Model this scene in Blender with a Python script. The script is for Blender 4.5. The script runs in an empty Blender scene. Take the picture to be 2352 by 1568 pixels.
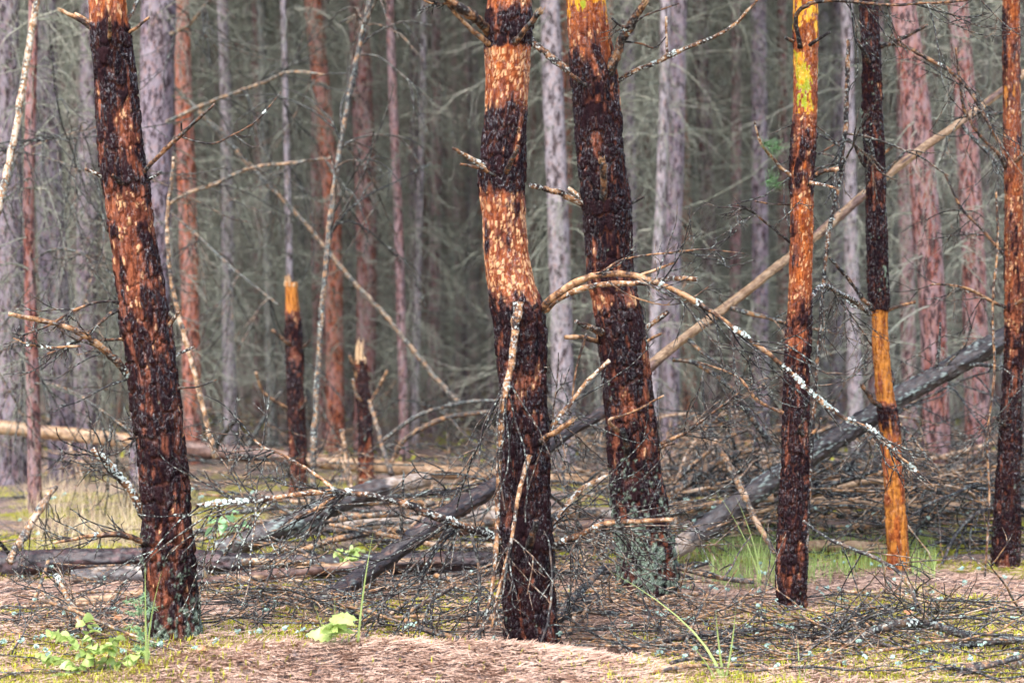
import bpy, math, random
import numpy as np
from mathutils import Vector, Matrix

rng = np.random.default_rng(7)
random.seed(7)
SC = bpy.context.scene
COL = SC.collection
R = math.radians

# ------------------------------------------------------------------ camera, sky, sun, exposure
F, EYE = 4400.0, 1.15            # focal length in pixels of a 2352 x 1568 picture, eye height in metres
cam = bpy.data.cameras.new('camera')
cam.sensor_width = 36.0
cam.lens = 36.0 * F / 2352.0
cam.clip_start, cam.clip_end = 0.1, 1500.0
cam.dof.use_dof = True
cam.dof.focus_distance = 7.5
cam.dof.aperture_fstop = 2.8
camo = bpy.data.objects.new('camera', cam)
COL.objects.link(camo)
camo.location = (0, 0, EYE)
camo.rotation_euler = (R(90), 0, 0)
SC.camera = camo

SUN_EL, SUN_AZ = 56.0, 205.0
world = bpy.data.worlds.new('World')
SC.world = world
world.use_nodes = True
wn, wl = world.node_tree.nodes, world.node_tree.links
wn.clear()
sky = wn.new('ShaderNodeTexSky')
sky.sky_type = 'NISHITA'
sky.sun_disc = False
sky.sun_elevation, sky.sun_rotation = R(SUN_EL), R(SUN_AZ)
sky.air_density, sky.dust_density = 1.0, 2.5
hs = wn.new('ShaderNodeHueSaturation')
hs.inputs['Saturation'].default_value = 0.8
bg = wn.new('ShaderNodeBackground')
bg.inputs['Strength'].default_value = 0.15
out = wn.new('ShaderNodeOutputWorld')
wl.new(sky.outputs[0], hs.inputs['Color'])
wl.new(hs.outputs[0], bg.inputs[0])
wl.new(bg.outputs[0], out.inputs[0])
sun = bpy.data.lights.new('sun', 'SUN')
sun.energy, sun.angle, sun.color = 1.1, R(24), (1.0, 0.975, 0.95)
suno = bpy.data.objects.new('sun', sun)
COL.objects.link(suno)
az = R(SUN_AZ)
sd = Vector((math.sin(az) * math.cos(R(SUN_EL)), math.cos(az) * math.cos(R(SUN_EL)), math.sin(R(SUN_EL))))
suno.rotation_euler = sd.to_track_quat('Z', 'Y').to_euler()
suno.location = (0, -4, 12)

SC.view_settings.view_transform = 'Standard'
SC.view_settings.look = 'None'
SC.view_settings.exposure = 2.15
SC.view_settings.gamma = 1.0
SC.render.engine = 'CYCLES'
SC.cycles.use_denoising = True
SC.cycles.max_bounces = 4
SC.cycles.diffuse_bounces = 3
SC.cycles.use_adaptive_sampling = True
SC.cycles.adaptive_threshold = 0.025
SC.cycles.glossy_bounces = 1
SC.cycles.transmission_bounces = 2
SC.cycles.caustics_reflective = SC.cycles.caustics_refractive = False

# ------------------------------------------------------------------ noise and mesh helpers
def _hash(ix, iy, iz, seed):
    n = (ix.astype(np.int64) * 374761393 + iy.astype(np.int64) * 668265263 + iz.astype(np.int64) * 1274126177 + seed * 974711) & 0xFFFFFFFF
    n = ((n ^ (n >> 13)) * 1274126177) & 0xFFFFFFFF
    n = ((n ^ (n >> 16)) * 2246822519) & 0xFFFFFFFF
    n = n ^ (n >> 15)
    return (n & 0xFFFFFF) / float(0x1000000)

def vnoise(x, y, z, seed=0):
    xi, yi, zi = np.floor(x), np.floor(y), np.floor(z)
    fx, fy, fz = x - xi, y - yi, z - zi
    fx, fy, fz = fx * fx * (3 - 2 * fx), fy * fy * (3 - 2 * fy), fz * fz * (3 - 2 * fz)
    r = 0
    for dx in (0, 1):
        wx = fx if dx else 1 - fx
        for dy in (0, 1):
            wy = fy if dy else 1 - fy
            for dz in (0, 1):
                wz = fz if dz else 1 - fz
                r = r + wx * wy * wz * _hash(xi + dx, yi + dy, zi + dz, seed)
    return r

def fbm(x, y, z, octv=3, seed=0):
    a, s, t = 1.0, 0.0, 0.0
    for o in range(octv):
        s = s + a * vnoise(x * 2 ** o, y * 2 ** o, z * 2 ** o, seed + o * 17)
        t += a
        a *= 0.5
    return s / t

def cells(u, v, ncu, seed=0):
    iu, iv = np.floor(u), np.floor(v)
    f1 = np.full(u.shape, 9.0); f2 = np.full(u.shape, 9.0); idr = np.zeros(u.shape)
    z = np.zeros(u.shape)
    for dx in (-1, 0, 1):
        for dy in (-1, 0, 1):
            cu, cv = iu + dx, iv + dy
            cw = np.mod(cu, ncu)
            jx = _hash(cw, cv, z, seed); jy = _hash(cw, cv, z, seed + 5)
            d = np.sqrt((cu + 0.15 + 0.7 * jx - u) ** 2 + (cv + 0.15 + 0.7 * jy - v) ** 2)
            near = d < f1
            f2 = np.where(near, f1, np.minimum(f2, d))
            idr = np.where(near, _hash(cw, cv, z, seed + 11), idr)
            f1 = np.where(near, d, f1)
    return f1, f2, idr

def sstep(a, b, x):
    t = np.clip((x - a) / (b - a), 0, 1)
    return t * t * (3 - 2 * t)

def P(px, py, Y):
    return np.array([(px - 1176.0) / F * Y, Y, EYE - (py - 784.0) / F * Y])

class MB:
    """collects vertices and faces (and two per-vertex masks) for one mesh"""
    def __init__(self):
        self.V, self.Q, self.T, self.A, self.B, self.n = [], [], [], [], [], 0
    def add(self, V, Q=None, T=None, A=None, B=None):
        V = np.asarray(V, float).reshape(-1, 3)
        m = len(V)
        self.V.append(V)
        if Q is not None and len(Q): self.Q.append(np.asarray(Q, int).reshape(-1, 4) + self.n)
        if T is not None and len(T): self.T.append(np.asarray(T, int).reshape(-1, 3) + self.n)
        A = np.zeros((m, 4)) if A is None else np.broadcast_to(np.asarray(A, float), (m, 4))
        B = np.zeros((m, 4)) if B is None else np.broadcast_to(np.asarray(B, float), (m, 4))
        self.A.append(A); self.B.append(B)
        self.n += m
    def mesh(self, name, origin=(0, 0, 0), smooth=True, masks=True):
        V = np.concatenate(self.V) - np.asarray(origin, float)
        Q = np.concatenate(self.Q) if self.Q else np.zeros((0, 4), int)
        T = np.concatenate(self.T) if self.T else np.zeros((0, 3), int)
        me = bpy.data.meshes.new(name)
        me.vertices.add(len(V))
        me.vertices.foreach_set('co', V.ravel())
        loops = np.concatenate([Q.ravel(), T.ravel()])
        me.loops.add(len(loops))
        me.loops.foreach_set('vertex_index', loops)
        me.polygons.add(len(Q) + len(T))
        st = np.concatenate([np.arange(len(Q)) * 4, len(Q) * 4 + np.arange(len(T)) * 3])
        me.polygons.foreach_set('loop_start', st)
        me.polygons.foreach_set('use_smooth', np.full(len(st), smooth))
        if masks:
            for nm, arr in (('mask', self.A), ('mask2', self.B)):
                at = me.attributes.new(nm, 'FLOAT_COLOR', 'POINT')
                at.data.foreach_set('color', np.concatenate(arr).ravel())
        me.update(calc_edges=True)
        me.validate()
        return me

def link(name, me, mat=None, parent=None):
    o = bpy.data.objects.new(name, me)
    COL.objects.link(o)
    if me is not None and mat is not None and not me.materials:
        me.materials.append(mat)
    if parent is not None:
        o.parent = parent
    return o

def tag(o, label, cat, group=None, kind=None):
    o['label'] = label
    o['category'] = cat
    if group: o['group'] = group
    if kind: o['kind'] = kind
    return o

def empty(name, loc, rz=0.0, scale=1.0):
    o = bpy.data.objects.new(name, None)
    COL.objects.link(o)
    o.location = loc
    o.rotation_euler = (0, 0, rz)
    o.scale = (scale,) * 3
    o.empty_display_size = 0.1
    return o

def smooth_path(pts, n):
    """Catmull-Rom through pts (m,k), n samples, roughly even by length"""
    p = np.asarray(pts, float)
    if len(p) == 2:
        t = np.linspace(0, 1, n)[:, None]
        return p[0] * (1 - t) + p[1] * t
    q = np.vstack([2 * p[0] - p[1], p, 2 * p[-1] - p[-2]])
    d = np.concatenate([[0], np.cumsum(np.linalg.norm(np.diff(p[:, :3], axis=0), axis=1))])
    u = np.interp(np.linspace(0, d[-1], n), d, np.arange(len(p)))
    i = np.minimum(u.astype(int), len(p) - 2)
    t = (u - i)[:, None]
    a, b, c, e = q[i], q[i + 1], q[i + 2], q[i + 3]
    return 0.5 * (2 * b + (c - a) * t + (2 * a - 5 * b + 4 * c - e) * t ** 2 + (3 * b - a - 3 * c + e) * t ** 3)

def frames(C):
    T = np.gradient(C, axis=0)
    T /= np.linalg.norm(T, axis=1)[:, None] + 1e-12
    ref = np.array([1.0, 0, 0]) if abs(T[0][0]) < 0.9 else np.array([0, 1.0, 0])
    N = np.zeros_like(C)
    n = ref - T[0] * np.dot(ref, T[0])
    for i in range(len(C)):
        n = n - T[i] * np.dot(n, T[i])
        n /= np.linalg.norm(n) + 1e-12
        N[i] = n
    return T, N, np.cross(T, N)

def grid_quads(rows, k):
    i = np.arange(rows - 1)[:, None] * k
    j = np.arange(k)[None, :]
    j2 = (j + 1) % k
    return np.stack([i + j, i + j2, i + k + j2, i + k + j], -1).reshape(-1, 4)

def tube(mb, C, rad, k=5, A=None, B=None, cap=True, rough=0.0):
    C = np.asarray(C, float)
    rad = np.asarray(rad, float)
    n = len(C)
    T, N, Bn = frames(C)
    th = np.arange(k) / k * 2 * np.pi
    r = rad[:, None] * np.ones((1, k))
    if rough:
        r = r * (1 + rough * (rng.random((n, k)) - 0.5))
    V = C[:, None, :] + r[..., None] * (np.cos(th)[None, :, None] * N[:, None, :] + np.sin(th)[None, :, None] * Bn[:, None, :])
    V = V.reshape(-1, 3)
    Q = grid_quads(n, k)
    if A is not None and np.ndim(A) == 2: A = np.repeat(np.asarray(A), k, axis=0)
    if B is not None and np.ndim(B) == 2: B = np.repeat(np.asarray(B), k, axis=0)
    Tt = None
    if cap:
        V = np.vstack([V, C[-1:], C[:1]])
        j = np.arange(k)
        Tt = np.vstack([np.stack([(n - 1) * k + j, (n - 1) * k + (j + 1) % k, np.full(k, n * k)], -1),
                        np.stack([(j + 1) % k, j, np.full(k, n * k + 1)], -1)])
        if A is not None and np.ndim(A) == 2: A = np.vstack([A, A[-1:], A[:1]])
        if B is not None and np.ndim(B) == 2: B = np.vstack([B, B[-1:], B[:1]])
    mb.add(V, Q, Tt, A, B)

# ------------------------------------------------------------------ materials
class NT:
    def __init__(self, name):
        self.m = bpy.data.materials.new(name)
        self.m.use_nodes = True
        self.t = self.m.node_tree
        self.t.nodes.clear()
        self.out = self.t.nodes.new('ShaderNodeOutputMaterial')
        self.b = self.t.nodes.new('ShaderNodeBsdfPrincipled')
        self.t.links.new(self.b.outputs[0], self.out.inputs[0])
    def n(self, typ, **kw):
        nd = self.t.nodes.new(typ)
        for k, v in kw.items(): setattr(nd, k, v)
        return nd
    def put(self, sock, v):
        if isinstance(v, bpy.types.NodeSocket): self.t.links.new(v, sock)
        else:
            if isinstance(v, tuple) and len(v) == 3: v = v + (1.0,)
            sock.default_value = v
    def mix(self, f, a, b, mode='MIX'):
        nd = self.n('ShaderNodeMix', data_type='RGBA', blend_type=mode)
        self.put(nd.inputs[0], f); self.put(nd.inputs[6], a); self.put(nd.inputs[7], b)
        return nd.outputs[2]
    def math(self, op, a, b=0.5, c=None):
        nd = self.n('ShaderNodeMath', operation=op)
        self.put(nd.inputs[0], a); self.put(nd.inputs[1], b)
        if c is not None: self.put(nd.inputs[2], c)
        return nd.outputs[0]
    def ramp(self, x, a, b):
        nd = self.n('ShaderNodeMapRange')
        nd.interpolation_type = 'SMOOTHSTEP'
        self.put(nd.inputs[0], x)
        nd.inputs[1].default_value, nd.inputs[2].default_value = a, b
        return nd.outputs[0]
    def coords(self, scale=(1, 1, 1), kind='Object'):
        tc = self.n('ShaderNodeTexCoord')
        mp = self.n('ShaderNodeMapping')
        self.t.links.new(tc.outputs[kind], mp.inputs[0])
        mp.inputs['Scale'].default_value = scale
        return mp.outputs[0]
    def noise(self, vec, scale=5.0, detail=3.0, rough=0.55):
        nd = self.n('ShaderNodeTexNoise')
        self.put(nd.inputs['Vector'], vec)
        nd.inputs['Scale'].default_value = scale
        nd.inputs['Detail'].default_value = detail
        nd.inputs['Roughness'].default_value = rough
        return nd.outputs[0]
    def attr(self, name):
        nd = self.n('ShaderNodeAttribute', attribute_name=name)
        sp = self.n('ShaderNodeSeparateColor')
        self.t.links.new(nd.outputs['Color'], sp.inputs[0])
        return sp.outputs[0], sp.outputs[1], sp.outputs[2], nd.outputs['Alpha']
    def bump(self, h, strength=0.5, dist=0.005):
        nd = self.n('ShaderNodeBump')
        nd.inputs['Strength'].default_value = strength
        nd.inputs['Distance'].default_value = dist
        self.put(nd.inputs['Height'], h)
        self.t.links.new(nd.outputs[0], self.b.inputs['Normal'])
    def done(self, col, rough=0.6, spec=0.5):
        self.put(self.b.inputs['Base Color'], col)
        self.put(self.b.inputs['Roughness'], rough)
        self.put(self.b.inputs['Specular IOR Level'], spec)
        return self.m

def mat_bark():
    t = NT('pine_bark')
    dark, cream, lich, yel = t.attr('mask')
    wood, crack, prnd, brown = t.attr('mask2')
    st = t.noise(t.coords((70, 70, 14)), 1.0, 3)
    fine = t.noise(t.coords((240, 240, 110)), 1.0, 3)
    big = t.noise(t.coords((9, 9, 4)), 1.0, 2)
    under = t.mix(t.ramp(st, 0.3, 0.68), (0.12, 0.024, 0.010), (0.42, 0.120, 0.028))
    under = t.mix(t.math('MULTIPLY', t.ramp(big, 0.42, 0.62), 0.45), under, (0.17, 0.050, 0.032))
    under = t.mix(brown, under, t.mix(t.ramp(st, 0.3, 0.7), (0.045, 0.014, 0.011), (0.21, 0.072, 0.045)))
    c = t.mix(cream, under, t.mix(fine, (0.40, 0.18, 0.07), (0.66, 0.40, 0.22)))
    c = t.mix(t.math('MULTIPLY', crack, t.math('SUBTRACT', 0.85, t.math('MULTIPLY', wood, 0.6))), c, t.mix(brown, t.mix(st, (0.06, 0.014, 0.008), (0.20, 0.045, 0.014)), t.mix(st, (0.020, 0.007, 0.006), (0.11, 0.038, 0.022))))
    c = t.mix(yel, c, t.mix(t.ramp(st, 0.35, 0.65), (0.48, 0.17, 0.010), (0.64, 0.36, 0.03)))
    c = t.mix(t.math('MULTIPLY', t.math('MULTIPLY', yel, t.math('LESS_THAN', brown, 0.02)), t.ramp(big, 0.46, 0.56)), c, t.mix(fine, (0.16, 0.19, 0.012), (0.34, 0.34, 0.03)))
    wcol = t.mix(t.ramp(st, 0.25, 0.7), (0.12, 0.030, 0.010), (0.50, 0.19, 0.035))
    c = t.mix(wood, c, wcol)
    dcol = t.mix(t.ramp(fine, 0.35, 0.7), (0.003, 0.0028, 0.005), (0.018, 0.009, 0.011))
    dcol = t.mix(t.math('MULTIPLY', prnd, 0.55), dcol, (0.026, 0.009, 0.010))
    c = t.mix(dark, c, dcol)
    lcol = t.mix(t.ramp(fine, 0.3, 0.7), (0.045, 0.062, 0.040), (0.21, 0.26, 0.20))
    c = t.mix(lich, c, lcol)
    rg = t.math('ADD', t.math('MULTIPLY', fine, 0.35), t.math('SUBTRACT', 0.20, t.math('MULTIPLY', dark, 0.10)))
    rg = t.math('ADD', rg, t.math('MULTIPLY', lich, 0.5))
    wet = t.math('MULTIPLY', t.ramp(t.noise(t.coords((130, 130, 60)), 1.0, 4, 0.7), 0.50, 0.62), t.ramp(t.noise(t.coords((14, 14, 7)), 1.0, 2), 0.34, 0.56))
    t.bump(t.math('ADD', fine, t.math('MULTIPLY', st, 0.6)), 1.0, 0.006)
    rg = t.math('SUBTRACT', t.math('ADD', 0.62, t.math('MULTIPLY', lich, 0.3)), t.math('MULTIPLY', wet, 0.50))
    return t.done(c, rg, t.math('ADD', 0.03, t.math('MULTIPLY', wet, 0.95)))

def mat_log(name, bark_a, bark_b, wood_a, wood_b):
    t = NT(name)
    dark, cream, lich, _ = t.attr('mask')
    wood, crack, prnd, end = t.attr('mask2')
    st = t.noise(t.coords((30, 30, 30)), 1.0, 4)
    fine = t.noise(t.coords((180, 180, 180)), 1.0, 3)
    c = t.mix(t.ramp(st, 0.3, 0.7), bark_a, bark_b)
    c = t.mix(wood, c, t.mix(t.ramp(st, 0.3, 0.7), wood_a, wood_b))
    c = t.mix(t.math('MULTIPLY', crack, 0.5), c, (0.07, 0.03, 0.02))
    c = t.mix(dark, c, t.mix(fine, (0.006, 0.006, 0.009), (0.03, 0.020, 0.022)))
    c = t.mix(end, c, t.mix(fine, (0.45, 0.26, 0.11), (0.75, 0.55, 0.30)))
    c = t.mix(lich, c, t.mix(fine, (0.10, 0.13, 0.11), (0.36, 0.42, 0.39)))
    t.bump(t.math('ADD', fine, st), 0.8, 0.003)
    return t.done(c, t.math('ADD', 0.26, t.math('MULTIPLY', fine, 0.4)), 0.45)

def mat_twig(name, stops, lichen=(0.55, 0.62, 0.55), rough=0.42, lscale=0.0):
    """mask r = tone of this twig, g = place along it, b = lichen"""
    t = NT(name)
    tone, along, lich, _ = t.attr('mask')
    nz = t.noise(t.coords((22, 22, 22)), 1.0, 4, 0.7)
    fine = t.noise(t.coords((160, 160, 160)), 1.0, 2)
    x = t.math('ADD', t.math('MULTIPLY', tone, 0.68), t.math('MULTIPLY', t.math('SUBTRACT', t.ramp(nz, 0.36, 0.64), 0.5), 0.62))
    x = t.math('ADD', x, 0.14)
    cr = t.n('ShaderNodeValToRGB')
    t.put(cr.inputs[0], x)
    e = cr.color_ramp.elements
    while len(e) < len(stops): e.new(0.5)
    for k, (p, c) in enumerate(stops):
        e[k].position = p
        e[k].color = c + (1.0,)
    c = cr.outputs[0]
    lf = t.math('MULTIPLY', lich, t.ramp(t.noise(t.coords((90, 90, 90)), 1.0, 3), 0.53, 0.62))
    if lscale: lf = t.math('MAXIMUM', lf, t.math('MULTIPLY', t.ramp(t.noise(t.coords((60, 60, 60)), 1.0, 4), 0.60, 0.66), lscale))
    c = t.mix(lf, c, t.mix(fine, tuple(0.6 * v for v in lichen), lichen))
    t.bump(fine, 0.6, 0.002)
    return t.done(c, t.math('ADD', rough, t.math('MULTIPLY', fine, 0.3)), 0.16)

def mat_simple(name, a, b, scale=20.0, rough=0.7, spec=0.3, tone=True, translucent=0.0):
    t = NT(name)
    nz = t.noise(t.coords((scale,) * 3), 1.0, 3)
    f = t.ramp(nz, 0.3, 0.7)
    if tone:
        tn = t.attr('mask')[0]
        f = t.math('ADD', t.math('MULTIPLY', f, 0.35), t.math('MULTIPLY', tn, 0.65))
    c = t.mix(f, a, b)
    m = t.done(c, rough, spec)
    if translucent:
        tr = t.n('ShaderNodeBsdfTranslucent')
        t.put(tr.inputs[0], c)
        mx = t.n('ShaderNodeMixShader')
        mx.inputs[0].default_value = translucent
        t.t.links.new(t.b.outputs[0], mx.inputs[1]); t.t.links.new(tr.outputs[0], mx.inputs[2])
        t.t.links.new(mx.outputs[0], t.out.inputs[0])
    return m

def mat_far_bark():
    t = NT('distant_bark')
    oi = t.n('ShaderNodeObjectInfo')
    tc = t.n('ShaderNodeTexCoord')
    ad = t.n('ShaderNodeVectorMath', operation='ADD')
    cb = t.n('ShaderNodeCombineXYZ')
    t.put(cb.inputs[2], t.math('MULTIPLY', oi.outputs['Random'], 40.0))
    t.t.links.new(tc.outputs['Object'], ad.inputs[0]); t.t.links.new(cb.outputs[0], ad.inputs[1])
    mp = t.n('ShaderNodeMapping'); mp.inputs['Scale'].default_value = (14, 14, 3.2)
    t.t.links.new(ad.outputs[0], mp.inputs[0])
    nz = t.noise(mp.outputs[0], 1.0, 5, 0.65)
    mp2 = t.n('ShaderNodeMapping'); mp2.inputs['Scale'].default_value = (40, 40, 16)
    t.t.links.new(ad.outputs[0], mp2.inputs[0])
    n2 = t.noise(mp2.outputs[0], 1.0, 3, 0.6)
    c = t.mix(t.ramp(nz, 0.38, 0.66), oi.outputs['Color'], t.mix(0.5, oi.outputs['Color'], (0.30, 0.26, 0.27)))
    c = t.mix(t.math('MULTIPLY', t.ramp(n2, 0.50, 0.60), 0.85), c, (0.020, 0.012, 0.014))
    c = t.mix(t.math('MULTIPLY', t.ramp(n2, 0.46, 0.36), 0.5), c, (0.28, 0.14, 0.10))
    mp3 = t.n('ShaderNodeMapping'); mp3.inputs['Scale'].default_value = (26, 26, 9)
    t.t.links.new(ad.outputs[0], mp3.inputs[0])
    n3 = t.noise(mp3.outputs[0], 1.0, 4, 0.7)
    c = t.mix(t.math('MULTIPLY', t.ramp(n3, 0.52, 0.57), 0.55), c, t.mix(0.45, oi.outputs['Color'], (0.42, 0.38, 0.42)))
    c = t.mix(t.math('MULTIPLY', t.ramp(n3, 0.46, 0.41), 0.8), c, (0.030, 0.015, 0.016))
    t.bump(n2, 0.8, 0.012)
    return t.done(c, 0.65, 0.15)

def mat_ground():
    t = NT('forest_litter')
    w = t.coords()
    big = t.noise(w, 0.9, 4, 0.6)
    mid = t.noise(w, 5.0, 4, 0.65)
    fine = t.noise(w, 45.0, 4, 0.7)
    vf = t.noise(w, 160.0, 2, 0.6)
    c = t.mix(t.ramp(fine, 0.34, 0.66), (0.075, 0.05, 0.046), (0.42, 0.29, 0.24))
    c = t.mix(t.math('MULTIPLY', t.ramp(vf, 0.5, 0.62), 0.7), c, (0.50, 0.36, 0.29))
    c = t.mix(t.math('MULTIPLY', t.ramp(t.noise(w, 16.0, 4, 0.7), 0.50, 0.60), 0.85), c, t.mix(fine, (0.05, 0.04, 0.042), (0.22, 0.175, 0.17)))
    ms_, mo_, _b, _a = t.attr('mask')
    c = t.mix(t.math('MULTIPLY', mo_, 0.65), c, t.mix(t.ramp(fine, 0.36, 0.64), (0.07, 0.056, 0.058), (0.50, 0.375, 0.34)))
    moss = t.math('MULTIPLY', ms_, t.ramp(mid, 0.34, 0.52))
    c = t.mix(t.math('MULTIPLY', moss, 0.85), c, t.mix(t.ramp(fine, 0.3, 0.7), (0.20, 0.19, 0.02), (0.46, 0.43, 0.06)))
    t.bump(t.math('ADD', fine, vf), 1.0, 0.02)
    return t.done(c, 0.85, 0.1)

M = {}
M['bark'] = mat_bark()
M['log_dark'] = mat_log('wet_log_bark', (0.018, 0.010, 0.012), (0.085, 0.040, 0.042), (0.38, 0.24, 0.15), (0.60, 0.45, 0.33))
M['log_tan'] = mat_log('weathered_log', (0.07, 0.036, 0.028), (0.20, 0.115, 0.09), (0.20, 0.105, 0.045), (0.46, 0.31, 0.185))
M['log_grey'] = mat_log('lichened_log', (0.022, 0.020, 0.022), (0.085, 0.076, 0.076), (0.20, 0.135, 0.085), (0.40, 0.34, 0.30))
M['branch'] = mat_twig('dead_branch_bark', [(0.0, (0.010, 0.008, 0.009)), (0.30, (0.035, 0.022, 0.018)), (0.52, (0.13, 0.058, 0.028)), (0.78, (0.33, 0.18, 0.085)), (1.0, (0.44, 0.32, 0.23))], (0.66, 0.71, 0.66))
M['twig'] = mat_twig('dark_twig', [(0.0, (0.008, 0.007, 0.008)), (0.45, (0.026, 0.020, 0.020)), (0.75, (0.085, 0.052, 0.036)), (1.0, (0.26, 0.16, 0.10))], (0.52, 0.58, 0.52), 0.45, 0.6)
M['stick'] = mat_twig('stick_bark', [(0.0, (0.010, 0.009, 0.011)), (0.36, (0.040, 0.034, 0.034)), (0.58, (0.10, 0.065, 0.048)), (0.82, (0.30, 0.15, 0.06)), (1.0, (0.46, 0.34, 0.25))], (0.50, 0.58, 0.53), 0.42, 0.5)
M['far_twig'] = mat_twig('lichened_twig', [(0.0, (0.035, 0.034, 0.030)), (0.42, (0.16, 0.165, 0.12)), (0.8, (0.30, 0.30, 0.235)), (1.0, (0.38, 0.34, 0.29))], (0.42, 0.48, 0.42), 0.6, 0.5)
M['lichen'] = mat_simple('pale_lichen', (0.26, 0.32, 0.29), (0.56, 0.60, 0.57), 80, 0.9, 0.1)
M['lichen_green'] = mat_simple('green_lichen', (0.18, 0.28, 0.23), (0.40, 0.52, 0.46), 80, 0.9, 0.1)
M['far_bark'] = mat_far_bark()
M['ground'] = mat_ground()
M['needle'] = mat_simple('fallen_pine_needle', (0.17, 0.075, 0.04), (0.62, 0.44, 0.34), 8, 0.6, 0.3)
M['moss'] = mat_simple('yellow_moss', (0.18, 0.19, 0.015), (0.52, 0.50, 0.06), 30, 0.8, 0.2, translucent=0.25)
M['grass'] = mat_simple('green_grass', (0.16, 0.26, 0.05), (0.46, 0.54, 0.20), 6, 0.5, 0.3, translucent=0.35)
M['straw'] = mat_simple('dry_grass', (0.40, 0.28, 0.15), (0.72, 0.60, 0.42), 6, 0.6, 0.3, translucent=0.3)
M['leaf'] = mat_simple('birch_leaf', (0.26, 0.38, 0.08), (0.56, 0.66, 0.26), 30, 0.4, 0.4, translucent=0.4)
M['leaf_pale'] = mat_simple('pale_leaf', (0.22, 0.42, 0.20), (0.45, 0.66, 0.36), 30, 0.4, 0.4, translucent=0.4)
M['crown'] = mat_simple('pine_foliage', (0.035, 0.06, 0.022), (0.09, 0.13, 0.05), 3, 0.6, 0.3)
M['far_foliage'] = mat_simple('distant_foliage', (0.17, 0.175, 0.13), (0.34, 0.34, 0.27), 3, 0.7, 0.2)  # paler than the crowns: brightness of the distant gaps is put into this colour
M['needles_green'] = mat_simple('green_needles', (0.05, 0.12, 0.05), (0.14, 0.26, 0.10), 3, 0.5, 0.4)
M['splinter'] = mat_simple('splintered_wood', (0.20, 0.085, 0.03), (0.52, 0.37, 0.22), 40, 0.6, 0.3)
M['dead_leaf'] = mat_simple('brown_leaf', (0.22, 0.07, 0.03), (0.50, 0.22, 0.10), 20, 0.5, 0.4)
M['cone'] = mat_simple('cone_scale', (0.05, 0.03, 0.025), (0.20, 0.12, 0.09), 60, 0.6, 0.3)

# ------------------------------------------------------------------ ground
def gz(x, y):
    x = np.asarray(x, float); y = np.asarray(y, float)
    m = 0.112 * np.exp(-np.abs((x + 0.36) / 0.80) ** 4) * np.exp(-((y - 6.48) / 0.32) ** 2)
    near = np.clip((60 - y) / 40, 0.2, 1)
    z = 0 * x
    b = (fbm(x * 1.1, y * 1.1, z, 3, 3) - 0.5) * 0.09 * near
    c = (fbm(x * 7, y * 7, z, 2, 9) - 0.5) * 0.024
    f = 0
    for (bx, by, h, r) in ((-1.239, 7.07, .05, .2), (.086, 7.0, .05, .2), (.597, 8.4, .06, .24), (1.19, 8.15, .04, .16), (1.877, 9.27, .03, .15), (2.474, 9.6, .04, .16)):
        f = f + h * np.exp(-((x - bx) ** 2 + (y - by) ** 2) / r ** 2)
    return m + b + c + f

def moss_mask(x, y):
    return np.maximum(sstep(.50, .58, fbm(x * 1.6, y * 1.6, 0 * x, 3, 61)), sum(np.exp(-((x - a) / c) ** 2 - ((y - b) / d) ** 2) for a, b, c, d in ((-2.15, 12.6, .55, 1.2), (1.45, 6.72, .55, .2), (-1.65, 6.9, .4, .45), (-.5, 8.1, .35, .25), (.75, 7.4, .3, .2), (-1.5, 10.2, .7, .4), (2.1, 7.6, .5, .3)))) * (1 - .98 * np.exp(-np.abs((x + .36) / .95) ** 4) * np.exp(-(np.maximum(y - 6.5, 0) / .3) ** 2))

ys = np.concatenate([np.arange(-30, 5, 2.5), np.arange(5, 11, 0.03), np.arange(11, 20, 0.09), np.arange(20, 60, 0.6), np.arange(60, 200, 6), np.arange(200, 801, 60)])
xs1 = np.concatenate([np.arange(0, 3.2, 0.03), np.arange(3.2, 8, 0.15), np.arange(8, 40, 1.0), np.arange(40, 120, 8), np.arange(120, 601, 60)])
xs = np.concatenate([-xs1[:0:-1], xs1])
GX, GY = np.meshgrid(xs, ys)
GZ = gz(GX.ravel(), GY.ravel()).reshape(GX.shape)
mb = MB()
nx = len(xs)
i, j = np.meshgrid(np.arange(len(ys) - 1), np.arange(nx - 1), indexing='ij')
Q = np.stack([i * nx + j, i * nx + j + 1, (i + 1) * nx + j + 1, (i + 1) * nx + j], -1).reshape(-1, 4)
MK = moss_mask(GX.ravel(), GY.ravel()) * np.clip((17 - GY.ravel()) / 4, .15, 1)
MO = np.exp(-np.abs((GX.ravel() + .36) / .95) ** 4) * np.exp(-(np.maximum(GY.ravel() - 6.5, 0) / .3) ** 2)
mb.add(np.stack([GX, GY, GZ], -1), Q, None, np.stack([MK, MO, 0 * MK, 1 + 0 * MK], -1))
g = link('ground', mb.mesh('ground'), M['ground'])
g['kind'] = 'structure'

# ------------------------------------------------------------------ bark relief
def interp(prof, y, default=0.0):
    if not prof: return np.full(np.shape(y), default)
    k = sorted(prof)
    return np.interp(y, k, [prof[a] for a in k])

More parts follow.
